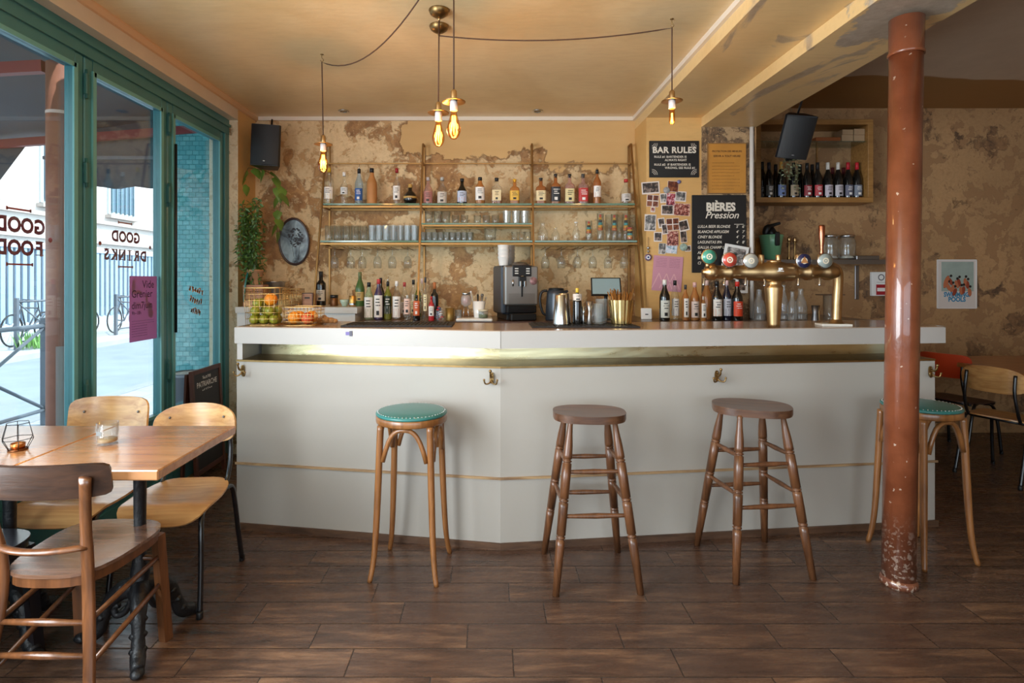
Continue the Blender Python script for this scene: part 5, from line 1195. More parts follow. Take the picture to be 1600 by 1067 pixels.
for px, lb_ in ((1297, 'left of two big glass storage jars on the steel shelf'), (1323, 'right of two big glass storage jars on the steel shelf')):
    o = thing('storage_jar', lb_, 'jar', (X(px, ds), ds, zs), 0, 'big glass storage jars'); MB().lathe([(.0001, 0), (.068, 0), (.072, .01), (.072, .165), (.060, .185), (.058, .20), (.055, .20), (.056, .183), (.067, .162), (.067, .014), (.0001, .01)], 24).build('jar', G_CLEAR, o); MB().lathe([(.062, .198), (.066, .205), (.066, .218), (.0001, .224)], 24).build('lid', STEEL, o)
    MB().lathe([(.0001, .014), (.06, .014), (.045, .035), (.0001, .04)], 14).build('contents', pm('ice_chunks', (196, 190, 180), .3, var=.3, scale=40), o)
o = MB().box((-.10, -.06, 0), (.10, .06, .035), bev=.004).build('steel_tray', STEELD, None, (X(1345, ds)+.025, ds, zs)); tag(o, 'shallow steel tray at the right of the storage jars', 'tray')
o = MB().box((-.07, -.012, 0), (.07, .004, .20), bev=.006).build('chopping_board', wood('board_orange', (176, 108, 44), (204, 138, 66), .4, .3, 'X'), None, (X(1194, 5.05), 5.07, zs)); tag(o, 'orange-brown wooden board leaning behind the juicer', 'chopping board')
# ================================================================== SIGNS AND PICTURES
INK = pm('sign_offwhite', (222, 214, 200), .6)
yw = 4.449
def panel(name, label, cat, px0, px1, py0, py1, mat, d=yw, th=.012, rot=0, part='board', group=None):
    cx, cz = X((px0+px1)/2, d), Z((py0+py1)/2, d); hw, hh = (px1-px0)*d/F/2, (py1-py0)*d/F/2
    o = thing(name, label, cat, (cx, d-.0005, cz), group=group, rot=(0, rot, 0))
    MB().box((-hw, -th, -hh), (hw, 0, hh), bev=min(.002, th*.3)).build(part, mat, o)
    return o, hw, hh, th
LM = lambda th, e=.0006: Matrix(((1, 0, 0, 0), (0, 0, -1, -th-e+.0005), (0, 1, 0, 0), (0, 0, 0, 1)))
SB = pm('sign_black', (20, 19, 19), .45)
o, hw, hh, th = panel('bar_rules_sign', 'black sign with white western lettering about bar rules', 'sign', 1014, 1091.5, 220.5, 277.5, SB)
mb = MB(); M_ = LM(th)
def slab(mb, s, size, x, y, M_, bold=.03, sx=1, align='CENTER'):
    text(mb, s, size, M_ @ Matrix.Translation((x, y, 0)), bold=bold, sx=sx, align=align, space=1.08)
slab(mb, 'BAR RULES', .067, 0, hh*.34, M_, .035)
for k, (s_, xx, yy) in enumerate((('RULE #1 BARTENDER IS', -.16, .010), ('ALWAYS RIGHT', -.075, -.016), ('RULE #2  IF BARTENDER IS', -.16, -.052), ('WRONG, SEE RULE #1', -.075, -.078))): text(mb, s_, .0235, M_ @ Matrix.Translation((xx, yy, 0)), align='LEFT', bold=.02, space=1.05)
for sx_ in (-1, 1):
    for sz_ in (-1, 1):
        for q in range(3): mb.lathe([(.018+.012*q, 0), (.021+.012*q, 0)], 8, M=M_ @ Matrix.Translation((sx_*(hw-.02), sz_*(hh-.02), .0006)) @ Matrix.Rotation({(1, 1): PI, (-1, 1): -PI/2, (-1, -1): 0, (1, -1): PI/2}[(sx_, sz_)], 4, 'Z'), a0=0, a1=PI/2, cap=False)
mb.build('lettering', INK, o)
NOT = pm('notice_ochre', (188, 130, 52), .6, var=.08)
o, hw, hh, th = panel('printed_notice', 'framed ochre-yellow printed notice with small dark text', 'notice', 1105.5, 1164, 225, 302, NOT, d=4.448)
mb = MB(); M_ = LM(th)
text(mb, 'PROTECTION DES MINEURS', .019, M_ @ Matrix.Translation((0, hh*.66, 0)), bold=.03); text(mb, 'SERVIR A TOUT HEURE', .021, M_ @ Matrix.Translation((0, hh*.46, 0)), bold=.03)
for k in range(9): scribble(mb, -hw*.8, hh*.22-k*.026, hw*1.5*(1 if k % 4 else .8), .006, 22, M_)
mb.build('print', pm('ink_brown', (96, 62, 26), .7), o)
mb = MB()
for lo, hi in (((-hw-.004, -.016, -hh-.004), (-hw+.002, 0, hh+.004)), ((hw-.002, -.016, -hh-.004), (hw+.004, 0, hh+.004)), ((-hw, -.016, hh-.002), (hw, 0, hh+.004)), ((-hw, -.016, -hh-.004), (hw, 0, -hh+.002))): mb.box(lo, hi)
mb.build('frame', pm('frame_gold', (150, 108, 58), .5), o)
# beer menu
o, hw, hh, th = panel('beer_menu_board', 'tall black beer menu board with white chalk lettering', 'menu board', 1080.5, 1165, 305, 426, SB, d=4.446)
mb = MB(); M_ = LM(th)
text(mb, 'BIÈRES', .090, M_ @ Matrix.Translation((.012, hh*.595, 0)), bold=.045, sx=.90)
text(mb, 'Pression', .078, M_ @ Matrix.Translation((.02, hh*.40, 0)), shear=.32, bold=.012, sx=1.0)
rows = ['LULLA BEER BLONDE', 'BLANCHE AFFLIGEM', 'CINEY BLONDE', 'LAGUNITAS IPA', 'GALLIA CHAMP LIBRE', 'AL', 'BI', 'CI']; pr = ['3⁵ 6⁹', '4⁰ 7⁰', '4⁰ 7⁰', '4⁰ 8⁰', '', '', '', '']
prs = [('5', '6'), ('4', '7'), ('4', '7'), ('4', '8')]
for k, s_ in enumerate(rows):
    y_ = hh*.155-k*.0415; text(mb, s_, .031, M_ @ Matrix.Translation((-hw*.80, y_, 0)), align='LEFT', shear=.2, bold=.016, sx=.88)
    if k < 4:
        for q, v in enumerate(prs[k]): text(mb, v, .030, M_ @ Matrix.Translation((hw*(.62+.22*q), y_, 0)), align='LEFT', shear=.2, bold=.016); text(mb, '0' if k else '5', .013, M_ @ Matrix.Translation((hw*(.70+.22*q), y_+.014, 0)), align='LEFT')
mb.box((hw*.55, hh*.24, .0004), (hw*.9, hh*.252, .0009), M=M_)
mb.build('lettering', INK, o)
# photographs pinned to the pillar
def picmat(nm, c1, c2, c3, sc=22):
    m, nt, b = new_mat(nm); N = G(nt); co = N.coord(); n = N.noise(co, sc, 3, .6, .5)
    N.link(N.ramp(n, [(.36, lin(c1)), (.5, lin(c2)), (.62, lin(c3))]), b.inputs['Base Color']); b.inputs['Roughness'].default_value = .3
    MATS[nm] = m; return m
PD = picmat('photo_dark', (24, 22, 22), (60, 48, 42), (150, 130, 120)); PB = picmat('photo_brown', (60, 26, 16), (104, 50, 30), (150, 92, 60)); PG = picmat('photo_group', (50, 20, 22), (150, 70, 60), (214, 176, 160), 60); PN = picmat('photo_grey', (40, 40, 44), (110, 108, 106), (196, 190, 186)); PK = picmat('photo_mixed', (30, 26, 44), (176, 60, 70), (220, 200, 210), 50); PBL = picmat('photo_blue', (60, 110, 130), (190, 206, 222), (226, 222, 230), 30)
PAP = pm('photo_paper', (222, 212, 206), .4)
def photo(px0, py0, px1, py1, mat, label, rot=0, border=1.5, lay=0, grid=False):
    d = 4.447-.0022*lay; o, hw, hh, th = panel('photo_print', label, 'photo', px0, px1, py0, py1, PAP, d=d, th=.0012, rot=R(rot), part='paper', group='snapshots pinned to the ochre pillar')
    b = border*d/F; mb = MB()
    if grid:
        for i in (-1, 1):
            for j in (-1, 1): mb.box((i*hw/2-hw/2+b*.6, -th-.0006, j*hh/2-hh/2+b*.6), (i*hw/2+hw/2-b*.6, -th, j*hh/2+hh/2-b*.6))
    else: mb.box((-hw+b, -th-.0006, -hh+b*1.3), (hw-b, -th, hh-b))
    mb.build('picture', mat, o)
PHOTOS = [
 (1002.5, 284, 1030.5, 303, PD, 'wide white-edged snapshot at the top left of the cluster', -4, 1.8, 0, False), (1043, 283, 1060, 300, PB, 'brown square snapshot below the bar rules sign', 4, .5, 0, False),
 (1010.5, 304.5, 1029, 323, PB, 'snapshot of four small brown pictures at the left of the cluster', 4, 1.2, 0, True), (1031, 302, 1043, 317, PN, 'grey snapshot half covered by the pink portrait one', -5, 1.5, 0, False),
 (1041, 302, 1055, 321, PK, 'dark portrait snapshot with a pink figure', 5, .4, 1, False), (1055, 299, 1072, 315, PN, 'white-edged grey snapshot at the upper right of the cluster', 4, 1.5, 0, False),
 (1033, 320, 1052.5, 336, PD, 'white-edged black snapshot in the middle of the cluster', 1, 1.5, 1, False), (1053, 318, 1078, 337, PG, 'reddish group snapshot left of the beer board', 3, .3, 0, False),
 (1016.5, 323.5, 1023.5, 331.5, PG, 'tiny pinkish square picture at the left of the cluster', 3, 1.2, 0, False), (1007, 335, 1025, 361, PN, 'tall black-and-white snapshot at the lower left', 2, 1.2, 0, False),
 (1028, 340.5, 1039, 356, PD, 'small tilted snapshot right of the tall black-and-white one', -8, 1.5, 1, False), (1034, 350, 1043, 366, PD, 'narrow dark snapshot overlapping the tilted small one', -9, 1.2, 2, False),
 (1041, 341, 1061, 360, PB, 'four-part brown snapshot with a white cross in the middle row', -4, 1.2, 1, True), (1060, 344, 1076, 361, PD, 'tilted dark snapshot by the beer board, middle row', -14, 1.5, 0, False),
 (1021.5, 362.5, 1034.5, 377.5, PD, 'small instant picture with a white edge at the lower left', 1, 1.4, 0, False), (1042, 361, 1060, 384, PG, 'colourful group snapshot in the lower middle', 0, .3, 1, False),
 (1063, 361, 1073, 379, PD, 'dark portrait snapshot at the lower right', -5, .7, 1, False), (1029, 380, 1040, 397, PN, 'blue-bottomed snapshot at the bottom left of the cluster', 3, .4, 0, False),
 (1040, 382, 1058, 396, PBL, 'pale blue snapshot at the bottom of the cluster', 5, .5, 0, False), (1070, 383.5, 1079.5, 393, PD, 'small dark snapshot touching the lower left of the beer board', -4, 1.0, 0, False),
]
for a in PHOTOS: photo(*a[:6], rot=a[6], border=a[7], lay=a[8], grid=a[9])
def badge(px, py, rpx, mat, label, name='round_magnet', cat='magnet'):
    o = thing(name, label, cat, (X(px, 4.44), 4.4415, Z(py, 4.44)), 0, 'round magnets among the snapshots'); T = frameM((0, 0, 0), (1, 0, 0), (0, 0, 1), (0, -1, 0))
    MB().lathe([(.0001, 0), (rpx*4.44/F, 0), (rpx*4.44/F, .003), (rpx*4.1/F, .005), (.0001, .006)], 22, M=T).build('disc', mat, o)
badge(1041.5, 297, 5, pm('magnet_grey', (150, 150, 150), .3, var=.3, scale=60), 'grey round magnet between the two top snapshots')
badge(1068, 386, 6, pm('magnet_multi', (150, 170, 160), .3, var=.5, scale=50), 'multicoloured round magnet at the bottom of the snapshots')
badge(1061, 284, 3, pm('magnet_blue', (110, 110, 150), .3), 'tiny bluish magnet at the top right of the brown square snapshot')
o = thing('calendar_sheet', 'pink printed sheet hanging on the pillar', 'paper sheet', (X(1043, 4.44), 4.444, Z(427.5, 4.44)), rot=(0, R(4), 0)); PK_ = pm('sheet_pink', (198, 142, 160), .6)
MB().box((-.118, -.002, -.14), (.118, 0, .14)).build('paper', PK_, o); mb = MB(); M_ = LM(.002)
for k in range(6): scribble(mb, -.095, .118-k*.013, .085, .005, 9, M_); scribble(mb, .01, .118-k*.013, .085, .005, 9, M_)
mb.build('print', pm('ink_plum', (110, 60, 84), .7), o); mb = MB()
for x_ in (-.07, -.01, .05): 
    for s in (-1, 1): mb.add([(x_, .0, 0), (x_+.006, 0, 0), (x_+s*.05+.006, -.12, 0), (x_+s*.05, -.12, 0)], [(0, 1, 2, 3) if s > 0 else (0, 3, 2, 1)], M=M_ @ Matrix.Translation((0, 0, .0008)))
mb.build('pattern', pm('pattern_rose', (222, 176, 180), .7), o)
o = thing('evil_eye_charm', 'hanging charm with a blue round eye bead left of the pink sheet', 'charm', (X(1012.5, 4.44), 4.435, Z(402, 4.44))); mb = MB(); mb.bar((0, 0, .16), (0, 0, .03), .0018, 5); mb.build('cord', pm('cord_brown', (90, 62, 40), .7), o)
mb = MB(); mb.ball((0, 0, .075), .012, 10, 6); mb.ball((0, 0, .048), .010, 10, 6); mb.build('beads', STEEL, o)
T = frameM((0, 0, 0), (1, 0, 0), (0, 0, 1), (0, -1, 0)); mb = MB(); mb.lathe([(.0001, -.004), (.026, -.004), (.028, 0), (.026, .003), (.016, .004)], 22, 0, M=T, cap=False); mb.lathe([(.016, .0042), (.009, .0045)], 22, 1, M=T, cap=False); mb.lathe([(.009, .0048), (.0001, .005)], 16, 2, M=T, cap=False); mb.build('eye', [pm('eye_mauve', (110, 84, 110), .3), WHITEP, pm('eye_blue', (40, 60, 120), .3)], o)
# white conduit beside the cabinet
o = MB().bar((X(1174.5, 4.43), 4.43, 1.092), (X(1174.5, 4.43), 4.43, 2.615), .016, 14).build('conduit_pipe', pm('pipe_white', (226, 220, 214), .4), None); tag(o, 'white vertical pipe at the left of the oak wall cabinet', 'pipe')
# framed sheets leaning behind the syrup bottles
for px0, px1, py0, py1, rt, lb_, mt in ((1128, 1166, 383, 436, 10, 'white-framed dark print tilted behind the red tap medallion', PN), (1149, 1168, 432, 458, 0, 'small black and white card under the beer tower', PD)):
    d = 4.40; z_ = Z(py1, d); o, hw, hh, th = panel('framed_print', lb_, 'picture', px0, px1, py0, py1, WHITEP, d=d, th=.008, rot=R(rt), part='frame'); MB().box((-hw+.022, -th-.001, -hh+.022), (hw-.022, -th, hh-.022)).build('picture', mt, o)
# swimming poster
dw = 5.099
o, hw, hh, th = panel('swimming_poster', 'pale poster with a group of swimmers and blue lettering on the right wall', 'poster', 1464, 1524.5, 406, 481.5, pm('poster_white', (214, 206, 200), .4), d=dw, th=.006, part='sheet'); M_ = LM(th)
mb = MB(); mb.box((-hw*.80, -hh*.30, .0002), (hw*.86, hh*.92, .0010), M=M_); mb.build('picture_ground', pm('poster_sky', (156, 172, 164), .5, var=.1), o)
mb = MB(); rs = random.Random(2); sk = [pm('fig_tan', (186, 110, 74), .6), pm('fig_rust', (150, 64, 40), .6), pm('fig_dark', (34, 28, 28), .6)]
for k in range(11):
    x_ = -hw*.45+hw*1.1*(k/10); y_ = -hh*.12+.05*math.sin(k*1.7)
    mb.ball((0, 0, 0), .03, 10, 6, k % 2, (.6, 1.3, .02), M_ @ Matrix.Translation((x_, y_, .0014)) @ Matrix.Rotation(rs.uniform(-.5, .5), 4, 'Z')); mb.ball((0, 0, 0), .013, 8, 5, 2, (1, 1, .02), M_ @ Matrix.Translation((x_+.005, y_+.052, .002)))
mb.ball((0, 0, 0), .045, 10, 6, 0, (.5, 1.4, .02), M_ @ Matrix.Translation((-hw*.55, .02, .0016)) @ Matrix.Rotation(-.35, 4, 'Z'))
mb.build('swimmers', sk, o)
mb = MB(); text(mb, 'SWIMMING:', .058, M_ @ Matrix.Translation((0, -hh*.52, 0)), bold=.05, sx=.78); text(mb, 'POOLS', .058, M_ @ Matrix.Translation((0, -hh*.72, 0)), bold=.05, sx=.88); mb.build('lettering', pm('poster_blue', (52, 134, 176), .5), o)
mb = MB(); scribble(mb, -.06, hh*.84, .12, .010, 12, M_); mb.build('caption', pm('ink_dark', (50, 50, 54), .7), o)
mb = MB()
for a_, b_ in (((-hw-.004, -.010, -hh), (-hw+.004, 0, hh)), ((hw-.004, -.010, -hh), (hw+.004, 0, hh)), ((-hw, -.010, hh-.004), (hw, 0, hh+.003)), ((-hw, -.010, -hh-.003), (hw, 0, -hh+.004))): mb.box(a_, b_)
mb.build('frame', pm('poster_frame', (226, 224, 222), .3), o)
# white and red call box
o, hw, hh, th = panel('alarm_call_box', 'small white wall box with a red lower half', 'call box', 1359, 1387.5, 425, 462, WHITEP, d=dw, th=.03, part='case'); M_ = LM(th)
mb = MB(); mb.box((-hw*.55, -hh*.92, 0), (hw*.8, -hh*.05, .001), 0, M=M_); mb.box((-hw*.45, -hh*.62, .001), (hw*.68, -hh*.33, .002), 1, M=M_); mb.lathe([(.020, .0004), (.030, .0008)], 20, 2, M=M_ @ Matrix.Translation((0, hh*.55, 0)), cap=False); scribble(mb, -hw*.5, hh*.12, hw*1.1, .008, 8, M_, 2); mb.build('label', [pm('alarm_red', (164, 30, 44), .4), WHITEP, pm('ink_grey', (110, 112, 116), .6)], o)
# oval picture on the left wall
o = thing('oval_picture', 'dark-rimmed oval picture with grey-blue glass hung left of the shelves', 'picture', (X(460.5, 4.78), 4.774, Z(377.5, 4.78)), rot=(R(6), 0, 0)); rx, rz_ = .133, .205
OM = frameM((0, 0, 0), (1, 0, 0), (0, 0, 1), (0, -1, 0))
ns = rz_/rx
MB().lathe([(rx, .002), (rx, .014), (rx-.006, .020), (rx-.012, .016), (rx-.013, .006)], 44, M=OM, sy=ns, cap=False).build('frame', pm('frame_plum', (58, 36, 34), .3, coat=.4), o)
MB().lathe([(.0001, .013), (rx*.6, .011), (rx-.012, .006)], 44, M=OM, sy=ns, cap=False).build('glazed_picture', picmat('oval_scene', (56, 62, 70), (126, 146, 158), (168, 190, 200), 7), o)
mb = MB()
rs = random.Random(5)
for k in range(70): a_ = rs.random()*6.28; r_ = rs.random()**.5; mb.ball((.015+.06*r_*math.cos(a_), -.0145, .035+.08*r_*math.sin(a_)), rs.uniform(.005, .011), 6, 4, sc=(1, .1, .8))
for k in range(3): mb.tube([(-.005+.02*k, -.0145, -.13), (-.015+.03*k, -.0145, -.05), (.0+.035*k, -.0145, .03)], .0025, 5, flat=.3)
mb.build('tree_drawing', pm('oval_tree', (58, 60, 66), .4), o)

# ================================================================== SPEAKERS
def speaker(label, loc, rot, s=1, anchor=None):
    o = thing('wall_speaker', label, 'speaker', loc, rot=rot, group='black speakers hung from the ceiling'); o.scale = (s, s, s)
    mb = MB(); mb.prism([(-.105, -.10), (.105, -.10), (.115, -.08), (.06, .10), (-.06, .10), (-.115, -.08)], -.165, .165); mb.build('cabinet', pm('speaker_black', (22, 23, 26), .45, coat=.1), o)
    mb = MB(); n = 12; pr = [(-.105+.21*i/n, -.102-.018*(1-(2*i/n-1)**2)) for i in range(n+1)]; mb.prism(pr+[(.105, -.10), (-.105, -.10)], -.158, .158); mb.build('grille', pm('speaker_mesh', (15, 15, 17), .55), o)
    mb = MB(); mb.box((-.008, -.1215, -.135), (.008, -.119, -.13)); mb.build('badge', STEEL, o)
    return o
o = speaker('black wall speaker in the left corner above the trailing plant', (X(416, 4.52), 4.56, Z(229, 4.52)), (0, R(2), R(8)), 1.0)
MB().tube([(-.02, .10, .04), (-.02, .16, .10), (-.02, .17, .28)], .008, 8).build('bracket', BLACKM, o)
o = speaker('black speaker tilted forward in front of the wine cabinet', (X(1243, 4.4), 4.42, Z(211, 4.4)), (R(22), R(9), R(-14)), 1.0)
MB().tube([(0, .09, .10), (0, .06, .20), (.0, .02, .38)], .008, 8).build('bracket', BLACKM, o)

# ================================================================== PENDANT LAMPS
CORD = pm('textile_cord_brown', (74, 46, 30), .7); AMB = glass('bulb_amber', (.98, .66, .28), .0, .02, 1.35)
FIL = pm('filament_glow', (255, 190, 90), .5, emit=(1, .52, .12), es=16); PORC = pm('porcelain', (214, 204, 200), .25, coat=.4)
def pendant(label, px, py_sock, d, ceil_z, cable, small=False, lit=True):
    x_ = X(px, d); zs_ = Z(py_sock, d); k = d/F
    o = thing('pendant_lamp', label, 'lamp', (x_, d, 0), 0, 'amber filament pendants')
    MB().tube([(p_[0]-x_, p_[1]-d, p_[2]) for p_ in cable]+[(0, 0, zs_)], .0035, 7).build('cable', CORD, o)
    MB().lathe([(.0001, zs_), (.007, zs_), (.0145, zs_-.008), (.0155, zs_-.04), (.0155, zs_-.052), (.012, zs_-.054)], 20).build('socket', BRASS, o)
    MB().lathe([(.014, zs_-.046), (.045, zs_-.052), (.056, zs_-.057), (.056, zs_-.059), (.014, zs_-.050)], 28, cap=False).build('disc_shade', BRASS, o)
    MB().lathe([(.0165, zs_-.052), (.018, zs_-.060), (.018, zs_-.098), (.0155, zs_-.100)], 20).build('porcelain_holder', PORC, o)
    zt_ = zs_-.098
    if small:
        b = MB().lathe([(.013, zt_), (.015, zt_-.02), (.0155, zt_-.07), (.012, zt_-.082), (.0001, zt_-.086)], 20, cap=False).build('bulb', AMB, o); w_, l_ = .006, .055
    else:
        b = MB().lathe([(.013, zt_), (.016, zt_-.02), (.027, zt_-.06), (.0325, zt_-.085), (.032, zt_-.10), (.024, zt_-.122), (.012, zt_-.134), (.0001, zt_-.137)], 24, cap=False).build('bulb', AMB, o); w_, l_ = .016, .085
    mb = MB(); n = 6 if not small else 4
    for i in range(n):
        a_, a2 = 2*PI*i/n, 2*PI*(i+.5)/n; mb.bar((w_*.45*math.cos(a_), w_*.45*math.sin(a_), zt_-.025), (w_*math.cos(a2), w_*math.sin(a2), zt_-.025-l_), .0016, 5); mb.bar((w_*math.cos(a2), w_*math.sin(a2), zt_-.025-l_), (w_*.45*math.cos(a_+2*PI/n), w_*.45*math.sin(a_+2*PI/n), zt_-.025), .0016, 5)
    mb.build('filament', FIL, b)
    l = bpy.data.lights.new('bulb_light', 'POINT'); l.energy = 7 if not small else 3; l.color = (1, .62, .28); l.shadow_soft_size = .03
    lo = bpy.data.objects.new('bulb_light', l); COL.objects.link(lo); lo.location = (x_, d, zt_-.07)
    return o
def canopy(label, px, d):
    o = thing('ceiling_canopy', label, 'lamp canopy', (X(px, d), d, 2.80), 0, 'domed brass cable canopies'); MB().lathe([(.052, 0), (.054, -.004), (.046, -.022), (.026, -.036), (.010, -.040), (.0001, -.041)], 30).build('dome', BRASSD, o); MB().lathe([(.008, -.040), (.006, -.056), (.0001, -.057)], 12).build('cable_grip', BRASS, o)
canopy('domed brass canopy nearer the camera, of two close together', 686, 2.89); canopy('domed brass canopy farther from the camera, of two close together', 686, 3.07)
def sag(a, b, s, n=16):
    a, b = Vector(a), Vector(b); return [a+(b-a)*(i/n)-Vector((0, 0, s*4*(i/n)*(1-i/n))) for i in range(n+1)]
def ceilhook(px, d, lb_, zc=2.8):
    o = thing('cable_hook', lb_, 'hook', (X(px, d), d, zc), 0, 'small ceiling hooks for lamp cables'); MB().tube(smooth_path([(0, 0, 0), (0, 0, -.022), (.010, 0, -.034), (0, 0, -.046), (-.009, 0, -.036)], 4), .002, 6).build('hook', BRASSD, o); MB().lathe([(.0001, 0), (.010, 0), (.010, -.002), (.0001, -.003)], 14).build('plate', BRASSD, o)
pendant('amber pendant hanging straight from the nearer brass canopy, lower of the central pair', 685, 159, 2.89, 2.8, [(X(686, 2.89), 2.89, 2.745)])
pendant('amber pendant of the central pair, the higher and right one', 709, 140, 2.62, 2.8, [(X(709, 2.62), 2.62, 2.80)])
hk = (X(503, 3.46), 3.46, 2.752)
pendant('amber pendant on a swagged cable at the left', 505, 211, 3.46, 2.8, sag((-.25, 2.55, 2.80), hk, .16))
ceilhook(503, 3.46, 'ceiling hook above the left swagged pendant')
hk2 = (X(1050, 2.99), 2.99, 2.752)
pendant('small clear tubular-bulb pendant on a swagged cable at the right', 1050, 141, 2.99, 2.8, sag((X(686, 3.07), 3.07, 2.745), hk2, .045), True)
ceilhook(1050, 2.99, 'ceiling hook above the right swagged pendant')
for px, lb_ in ((537, 'recessed ceiling spot at the left near the back wall'), (840, 'recessed ceiling spot at the right near the back wall')):
    o = thing('recessed_spot', lb_, 'spotlight', (X(px, 4.62), 4.62, 2.80), 0, 'recessed ceiling spots'); MB().lathe([(.030, -.001), (.045, -.001), (.045, -.005), (.036, -.008), (.030, -.004)], 26, cap=False).build('ring', STEEL, o); MB().lathe([(.0001, -.002), (.030, -.002)], 20, cap=False).build('lens', pm('spot_lens', (70, 66, 60), .2), o)

# ================================================================== PLANTS
def leafm(nm, c, v=.3): return pm(nm, c, .42, coat=.15, var=v, scale=9)
LF = leafm('leaf_dark', (72, 108, 44)); LF2 = leafm('leaf_pothos', (96, 128, 50))
def leaf_geo(mb, p, d, L, Wd, roll, n=4, heart=False):
    d = Vector(d).normalized(); u, v = basis(d); u = u*math.cos(roll)+v*math.sin(roll); nn = u.cross(d); vs = []
    for i in range(n+1):
        t = i/n; wd = Wd*(math.sin(PI*(t**.75)) if not heart else math.sin(PI*min(1, t**.5*.98+.02))); c = Vector(p)+d*(L*t)-nn*(L*.25*t*t)
        vs += [c-u*wd/2-nn*wd*.15, c, c+u*wd/2-nn*wd*.15]
    fs = []
    for i in range(n): a = 3*i; fs += [(a, a+1, a+4, a+3), (a+1, a+2, a+5, a+4)]
    mb.add(vs, fs, 0, True)
rs = random.Random(21)
o = thing('trailing_plant', 'dense dark green trailing plant in a terracotta pot by the window pier', 'plant', (X(399, 4.40), 4.40, ZR+.171))
MB().lathe([(.0001, 0), (.042, 0), (.044, .004), (.058, .10), (.062, .102), (.062, .118), (.055, .118), (.052, .10), (.0001, .095)], 22).build('pot', pm('terracotta_pale', (176, 132, 96), .8, var=.12), o)
mb = MB(); ms = MB()
for s_ in range(30):
    xx = rs.uniform(-.135, .045); yy = rs.uniform(-.06, .06); zt_ = rs.uniform(.45, .70); zb_ = rs.uniform(-.10, .25)
    pts = [Vector((xx*.9+rs.uniform(-.02, .02), yy, zt_))]
    while pts[-1].z > zb_: q = pts[-1]; pts.append(q+Vector((rs.uniform(-.010, .010)+(-.02-q.x)*.02, rs.uniform(-.010, .010), -.035)))
    ms.tube(pts, .0016, 4)
    for q in pts:
        for k in range(3): leaf_geo(mb, q, (rs.uniform(-1, 1), rs.uniform(-1, .6), rs.uniform(-1.3, .2)), rs.uniform(.028, .055), rs.uniform(.010, .018), rs.random()*6)
ms.build('stems', pm('stem_brown', (84, 84, 48), .7), o); mb.build('foliage', LF, o)
o = thing('pothos_vine', 'broad-leaved green vine hanging below the left speaker', 'plant', (X(436, 4.60), 4.62, Z(300, 4.6))); mb = MB(); ms = MB()
def vp(px, py, d=4.6): q = P(px, py, d); return (q.x-o.location.x, q.y-o.location.y, q.z-o.location.z)
def vine(pts, ls):
    ms.tube(smooth_path([vp(*q) for q in pts], 4), .003, 5)
    for px, py, dx, dz, L in ls: leaf_geo(mb, vp(px, py, 4.58), (dx, rs.uniform(-.5, -.1), dz), L, L*.78, rs.uniform(-.25, .25)+PI/2*0, 5, True)
vine([(388, 262), (410, 266), (430, 276), (440, 300), (437, 330), (432, 350), (436, 372)], [(398, 262, .6, -.8, .11), (410, 264, -.3, -1, .12), (424, 268, .8, -.5, .12), (432, 276, .5, -1, .12), (438, 290, .2, -1, .15), (440, 300, .8, -.9, .14), (433, 305, -.3, -1, .12), (433, 328, .1, -1, .10), (436, 340, .5, -1, .12), (430, 350, -.4, -1, .11), (437, 362, .1, -1, .10)])
vine([(388, 262), (382, 275), (380, 290)], [(386, 266, -.5, -1, .12), (381, 276, -.4, -1, .12), (384, 288, .3, -1, .10)])
vine([(405, 425), (385, 400), (381, 392)], [(384, 392, -.3, -1, .10), (378, 395, -1, .3, .08), (388, 408, -.4, -1, .10)])
ms.build('stems', MATS['stem_brown'], o); mb.build('leaves', LF2, o)
o = thing('hanging_sprig', 'pale speckled trailing plant in front of the wine bottles', 'plant', (X(1238, 4.70), 4.72, Z(246, 4.70))); mb = MB(); ms = MB()
for s_ in range(11):
    q = Vector((rs.uniform(-.07, .09), rs.uniform(-.03, .03), 0)); pts = [q]; e = rs.uniform(-.30, -.12)
    while q.z > e: q = q+Vector((rs.uniform(-.012, .010), rs.uniform(-.008, .008), -.025)); pts.append(q)
    ms.tube(pts, .0014, 4)
    for q in pts: leaf_geo(mb, q, (rs.uniform(-1, 1), -.4, rs.uniform(-1, .3)), .026, .014, rs.random()*6, 3)
mb2 = MB(); mb2.lathe([(.0001, 0), (.045, 0), (.06, .09), (.062, .10), (.055, .10), (.0001, .08)], 16, M=Matrix.Translation((0, 0, -.02))); mb2.build('pot', BLACKM, o)
mb2 = MB(); [mb2.tube([(.06*math.cos(a_), .06*math.sin(a_), .075), (0, 0, .35), (0, 0, 2.969-o.location.z)], .002, 5) for a_ in (0, 2.1, 4.2)]; mb2.build('cord', pm('cord_pale', (150, 140, 120), .7), o)
ms.build('stems', pm('stem_grey', (96, 96, 70), .7), o); mb.build('foliage', leafm('leaf_greygreen', (112, 118, 84)), o)
